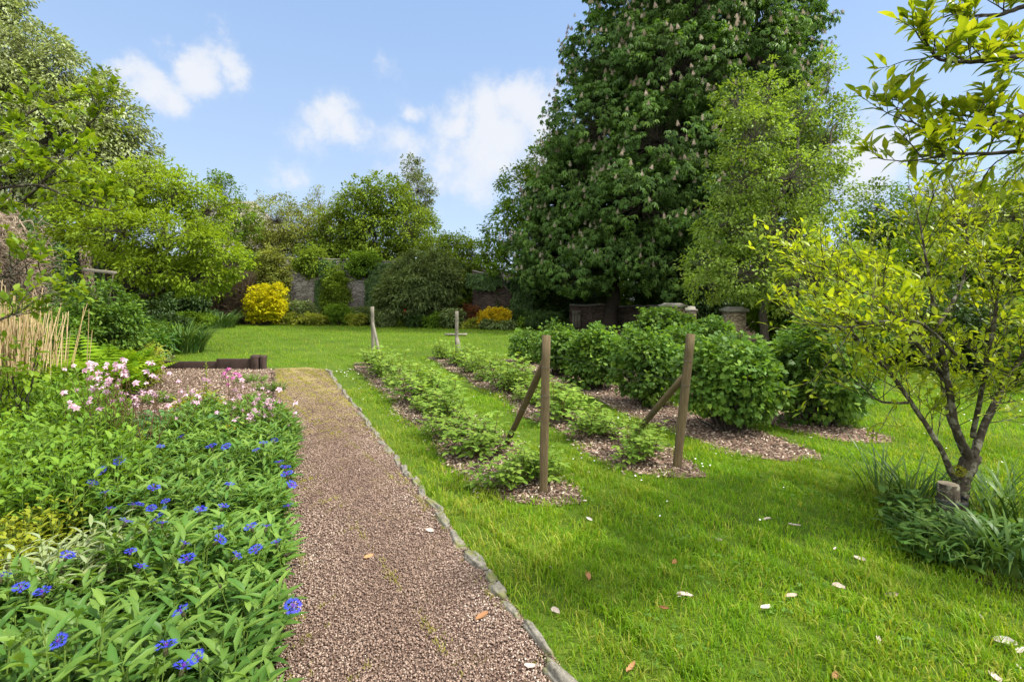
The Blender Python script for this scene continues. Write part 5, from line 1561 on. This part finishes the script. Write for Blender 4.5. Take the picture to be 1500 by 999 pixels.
# large magnolia whose boughs hang in from the right
Yb = 2.35
limbs_tree('magnolia_tree', 'large leaved magnolia boughs hanging in from the upper right corner', (4.7, 2.3),
           [([(4.7, 2.3, -.1), (4.65, 2.3, .9), (4.5, 2.35, 1.6), (4.4, 2.35, 2.2)], .12, .07)],
           [([(4.4, 2.35, 2.2), (3.6, 2.45, 2.65), PP(1560, 60, Yb), PP(1490, 85, Yb), PP(1440, 90, Yb), PP(1380, 92, Yb - .02), PP(1350, 60, Yb)], .024, .004),
            ([(4.45, 2.35, 2.0), (3.5, 2.35, 2.35), PP(1560, 160, Yb), PP(1480, 175, Yb), PP(1420, 190, Yb), PP(1370, 190, Yb), PP(1320, 175, Yb)], .02, .003),
            ([(3.4, 2.4, 2.3), PP(1540, 210, Yb - .1), PP(1470, 225, Yb - .1), PP(1400, 225, Yb - .1), PP(1345, 235, Yb - .1)], .014, .004),
            ([(3.6, 2.45, 2.65), PP(1560, 0, Yb + .1), PP(1500, 10, Yb + .1), PP(1455, 25, Yb + .1), PP(1400, 20, Yb + .1)], .02, .005),
            ([(4.4, 2.35, 2.2), (4.6, 2.9, 3.0), (4.9, 3.2, 3.4)], .03, .008), ([(4.4, 2.35, 2.2), (4.7, 1.6, 2.9), (5.1, 1.2, 3.2)], .03, .008)],
           .088, 'magn2', 1, .17, 'magnolia trees', tm=t_leaf(.36, .05, .2, .55), r0=.0035, nch=(2, 3), bark='barkdark', drop=.05, step=.13)

# plum boughs near at left
Yp = 5.0
limbs_tree('plum_tree', 'bright leaved plum boughs reaching in from the left edge', (-7.2, 5.2),
           [([(-7.2, 5.2, -.1), (-7.1, 5.2, 1.0), (-6.9, 5.2, 1.7), (-6.6, 5.1, 2.1)], .13, .08)],
           [([(-6.6, 5.1, 2.1), PP(-90, 330, Yp), PP(-20, 310, Yp), PP(30, 300, Yp), PP(80, 250, Yp), PP(125, 190, Yp), PP(150, 160, Yp)], .03, .004),
            ([PP(-90, 300, Yp), PP(0, 275, Yp - .2), PP(60, 270, Yp - .3), PP(120, 300, Yp - .3), PP(165, 310, Yp - .3)], .02, .005),
            ([(-6.6, 5.1, 2.1), PP(-60, 240, Yp + .2), PP(0, 200, Yp + .2), PP(50, 160, Yp + .3), PP(90, 150, Yp + .3)], .03, .005),
            ([PP(-60, 240, Yp), PP(0, 245, Yp - .3), PP(60, 230, Yp - .4), PP(110, 235, Yp - .5)], .018, .004),
            ([PP(-100, 420, Yp - .3), PP(-20, 415, Yp - .4), PP(30, 400, Yp - .5), PP(75, 405, Yp - .5)], .012, .003), ([PP(-120, 520, Yp - .6), PP(0, 470, Yp - .7), PP(40, 450, Yp - .7)], .012, .003)],
           .085, 'nearleaf', 1, .30, None, tm=t_leaf(.55, .05, .22, .5), r0=.005, nch=(3, 4), step=.15)

# ------------------------------------------------------------------ plants around the magnolia foot
for px, Y, n, L, lab in ((1335, 3.75, 80, .52, 'thin dark daffodil leaves left of the magnolia trunk'), (1290, 3.95, 34, .5, 'sparse daffodil leaves sprawling onto the lawn'), (1455, 3.5, 60, .52, 'upright daffodil leaves right of the magnolia trunk'),
                         (1500, 3.35, 60, .56, 'tall daffodil leaves at the right edge of the picture')):
    straps('daffodil_clump', lab, 'plant', Wx(px, Y), Y, n, L, 'strap', .14, .024, 1.5, 'strap leaved clumps under the magnolia', lift=1.2)
for px, Y, n, L, w, lab in ((1435, 2.9, 90, .32, .06, 'broad strap leaved clump in front of the stake'), (1480, 2.85, 100, .42, .06, 'broad strap leaved clump near the right edge'), (1370, 3.0, 60, .28, .05, 'short strap leaved clump left of the stake')):
    straps('bluebell_clump', lab, 'plant', Wx(px, Y), Y, n, L, 'strap', .16, w, 2.3, 'strap leaved clumps under the magnolia', lift=1.3)
for px, Y, rx, lab in ((1345, 3.3, .2, 'low broad leaved clump at the left rim of the magnolia bed'), (1370, 3.0, .18, 'broad leaved clump at the front rim of the magnolia bed'), (1440, 3.15, .2, 'broad leaved clump in the middle of the magnolia bed'), (1325, 3.55, .16, 'small clump behind the left rim of the magnolia bed'),
                       (1500, 3.0, .2, 'broad leaved clump at the right edge of the magnolia bed')):
    leafy('primrose_clump', lab, 'plant', Wx(px, Y), Y, rx, rx, .17, 'knap', t_leaf(.5, .04, .35), .10, 'broad leaved clumps under the magnolia', 34, 5, .2)
mb = [(Wx(1340, 3.1), 3.05), (Wx(1420, 2.75), 2.72), (Wx(1500, 2.62), 2.6), (4.2, 2.6), (4.6, 3.5), (3.9, 3.95), (3.1, 4.1), (2.75, 3.7)]
sheet('bed_soil', ragged(mb, .15, .02), .006, M['soil'])

# ------------------------------------------------------------------ fallen petals and leaves
FP = [(1117, 762, 0, 'large white petal on the lawn left of the magnolia bed, farthest of the big ones'), (1155, 768, 0, 'narrow white petal right of the farthest large petal'), (1048, 790, 0, 'small round white petal alone on the middle lawn'),
      (1222, 805, 0, 'tiny petal between the magnolia bed and the shaded lawn'), (1268, 822, 0, 'white petal just left of the magnolia bed'), (1238, 861, 0, 'crumpled pinkish white petal below the magnolia bed'),
      (1128, 888, 0, 'pinkish folded petal near the bottom of the shaded lawn'), (1150, 873, 0, 'long thin curved white petal above the pinkish folded one'), (1015, 872, 0, 'broad cream petal on the bright lawn'),
      (998, 868, 0, 'upright small petal touching the broad cream petal'), (1295, 870, 0, 'slender white petal standing on edge below the magnolia bed'), (1285, 932, 0, 'oval white petal low on the right lawn'),
      (1428, 897, 0, 'white petal standing on edge near the right edge'), (1455, 936, 0, 'wide pale petal near the lower right corner'), (1488, 956, 0, 'pale petal cut by the lower right edge'), (1486, 972, 0, 'small white petal in the lower right corner'),
      (1451, 984, 0, 'brownish petal at the bottom right'), (808, 890, 0, 'beige petal on the lawn just right of the path edging'), (803, 828, 0, 'small white petal in short grass near the path edging'), (868, 762, 0, 'faded petal on the lawn below the near post'),
      (768, 975, 0, 'white petal on the gravel at the bottom of the picture'), (636, 778, 0, 'curled white petal against the edging stones'), (697, 907, 1, 'orange brown leaf on the gravel near the bottom'),
      (547, 812, 1, 'orange brown leaf in the middle of the gravel path'), (985, 825, 1, 'small russet leaf in the bright lawn'), (862, 850, 1, 'long faded brown leaf in the lawn right of the path'), (918, 985, 1, 'curled brown leaf at the bottom of the lawn'),
      (966, 888, 1, 'tiny russet leaf below the broad cream petal'), (1230, 985, 1, 'rust coloured leaf at the bottom right of the lawn')]
for px, py, kind, lab in FP:
    z = .024 if not (px < 700 or (px, py) in ((768, 975), (697, 907))) else .02
    Y = (HC - z) * F / (py - HZ); x = Wx(px, Y)
    gx, gy = 7, 5; cu, cl_, wd = rng.uniform(-.6, .9), rng.uniform(.2, .9), .28 + .25 * rng.random()
    tv = np.array([(a, (b - .5) * wd * (math.sin(math.pi * min(1, .06 + a * .9)) ** .6) * (1 + .1 * rng.normal()), cu * .35 * (a - .5) ** 2 + cl_ * (b - .5) ** 2 * .8 + .02 * rng.normal()) for a in np.linspace(0, 1, gx) for b in np.linspace(0, 1, gy)])
    t = (tv, [np.array([(i * gy + j, i * gy + j + 1, (i + 1) * gy + j + 1, (i + 1) * gy + j) for i in range(gx - 1) for j in range(gy - 1)])])
    az = rng.random() * 6.28; L = .056 + .02 * rng.random()
    if 'small' in lab or 'tiny' in lab: L *= .6
    if 'large' in lab or 'broad' in lab or 'wide' in lab: L *= 1.25
    nr = np.array([[rng.normal() * .3, rng.normal() * .3 - .3, 1.]])
    if 'edge' in lab and 'standing' in lab: nr = np.array([[.9, -.8, .3]])
    V, f, vv = put(t, [(x, Y, z)], [(math.cos(az), math.sin(az), .1)], nr, L, rng.random())
    V2 = V.copy(); V2[:, 2] -= .0012      # thickness
    tag(mk('fallen_leaf' if kind else 'fallen_petal', [(V, f, vv, M['brownleaf' if kind else 'petal']), (V2, [q[:, ::-1] for q in f], vv, M['brownleaf' if kind else 'petal'])], origin=(x, Y, z)), lab, 'leaf' if kind else 'petal',
        'fallen leaves' if kind else 'fallen magnolia petals')

print('total polys', sum(len(o.data.polygons) for o in bpy.data.objects if o.type == 'MESH'))
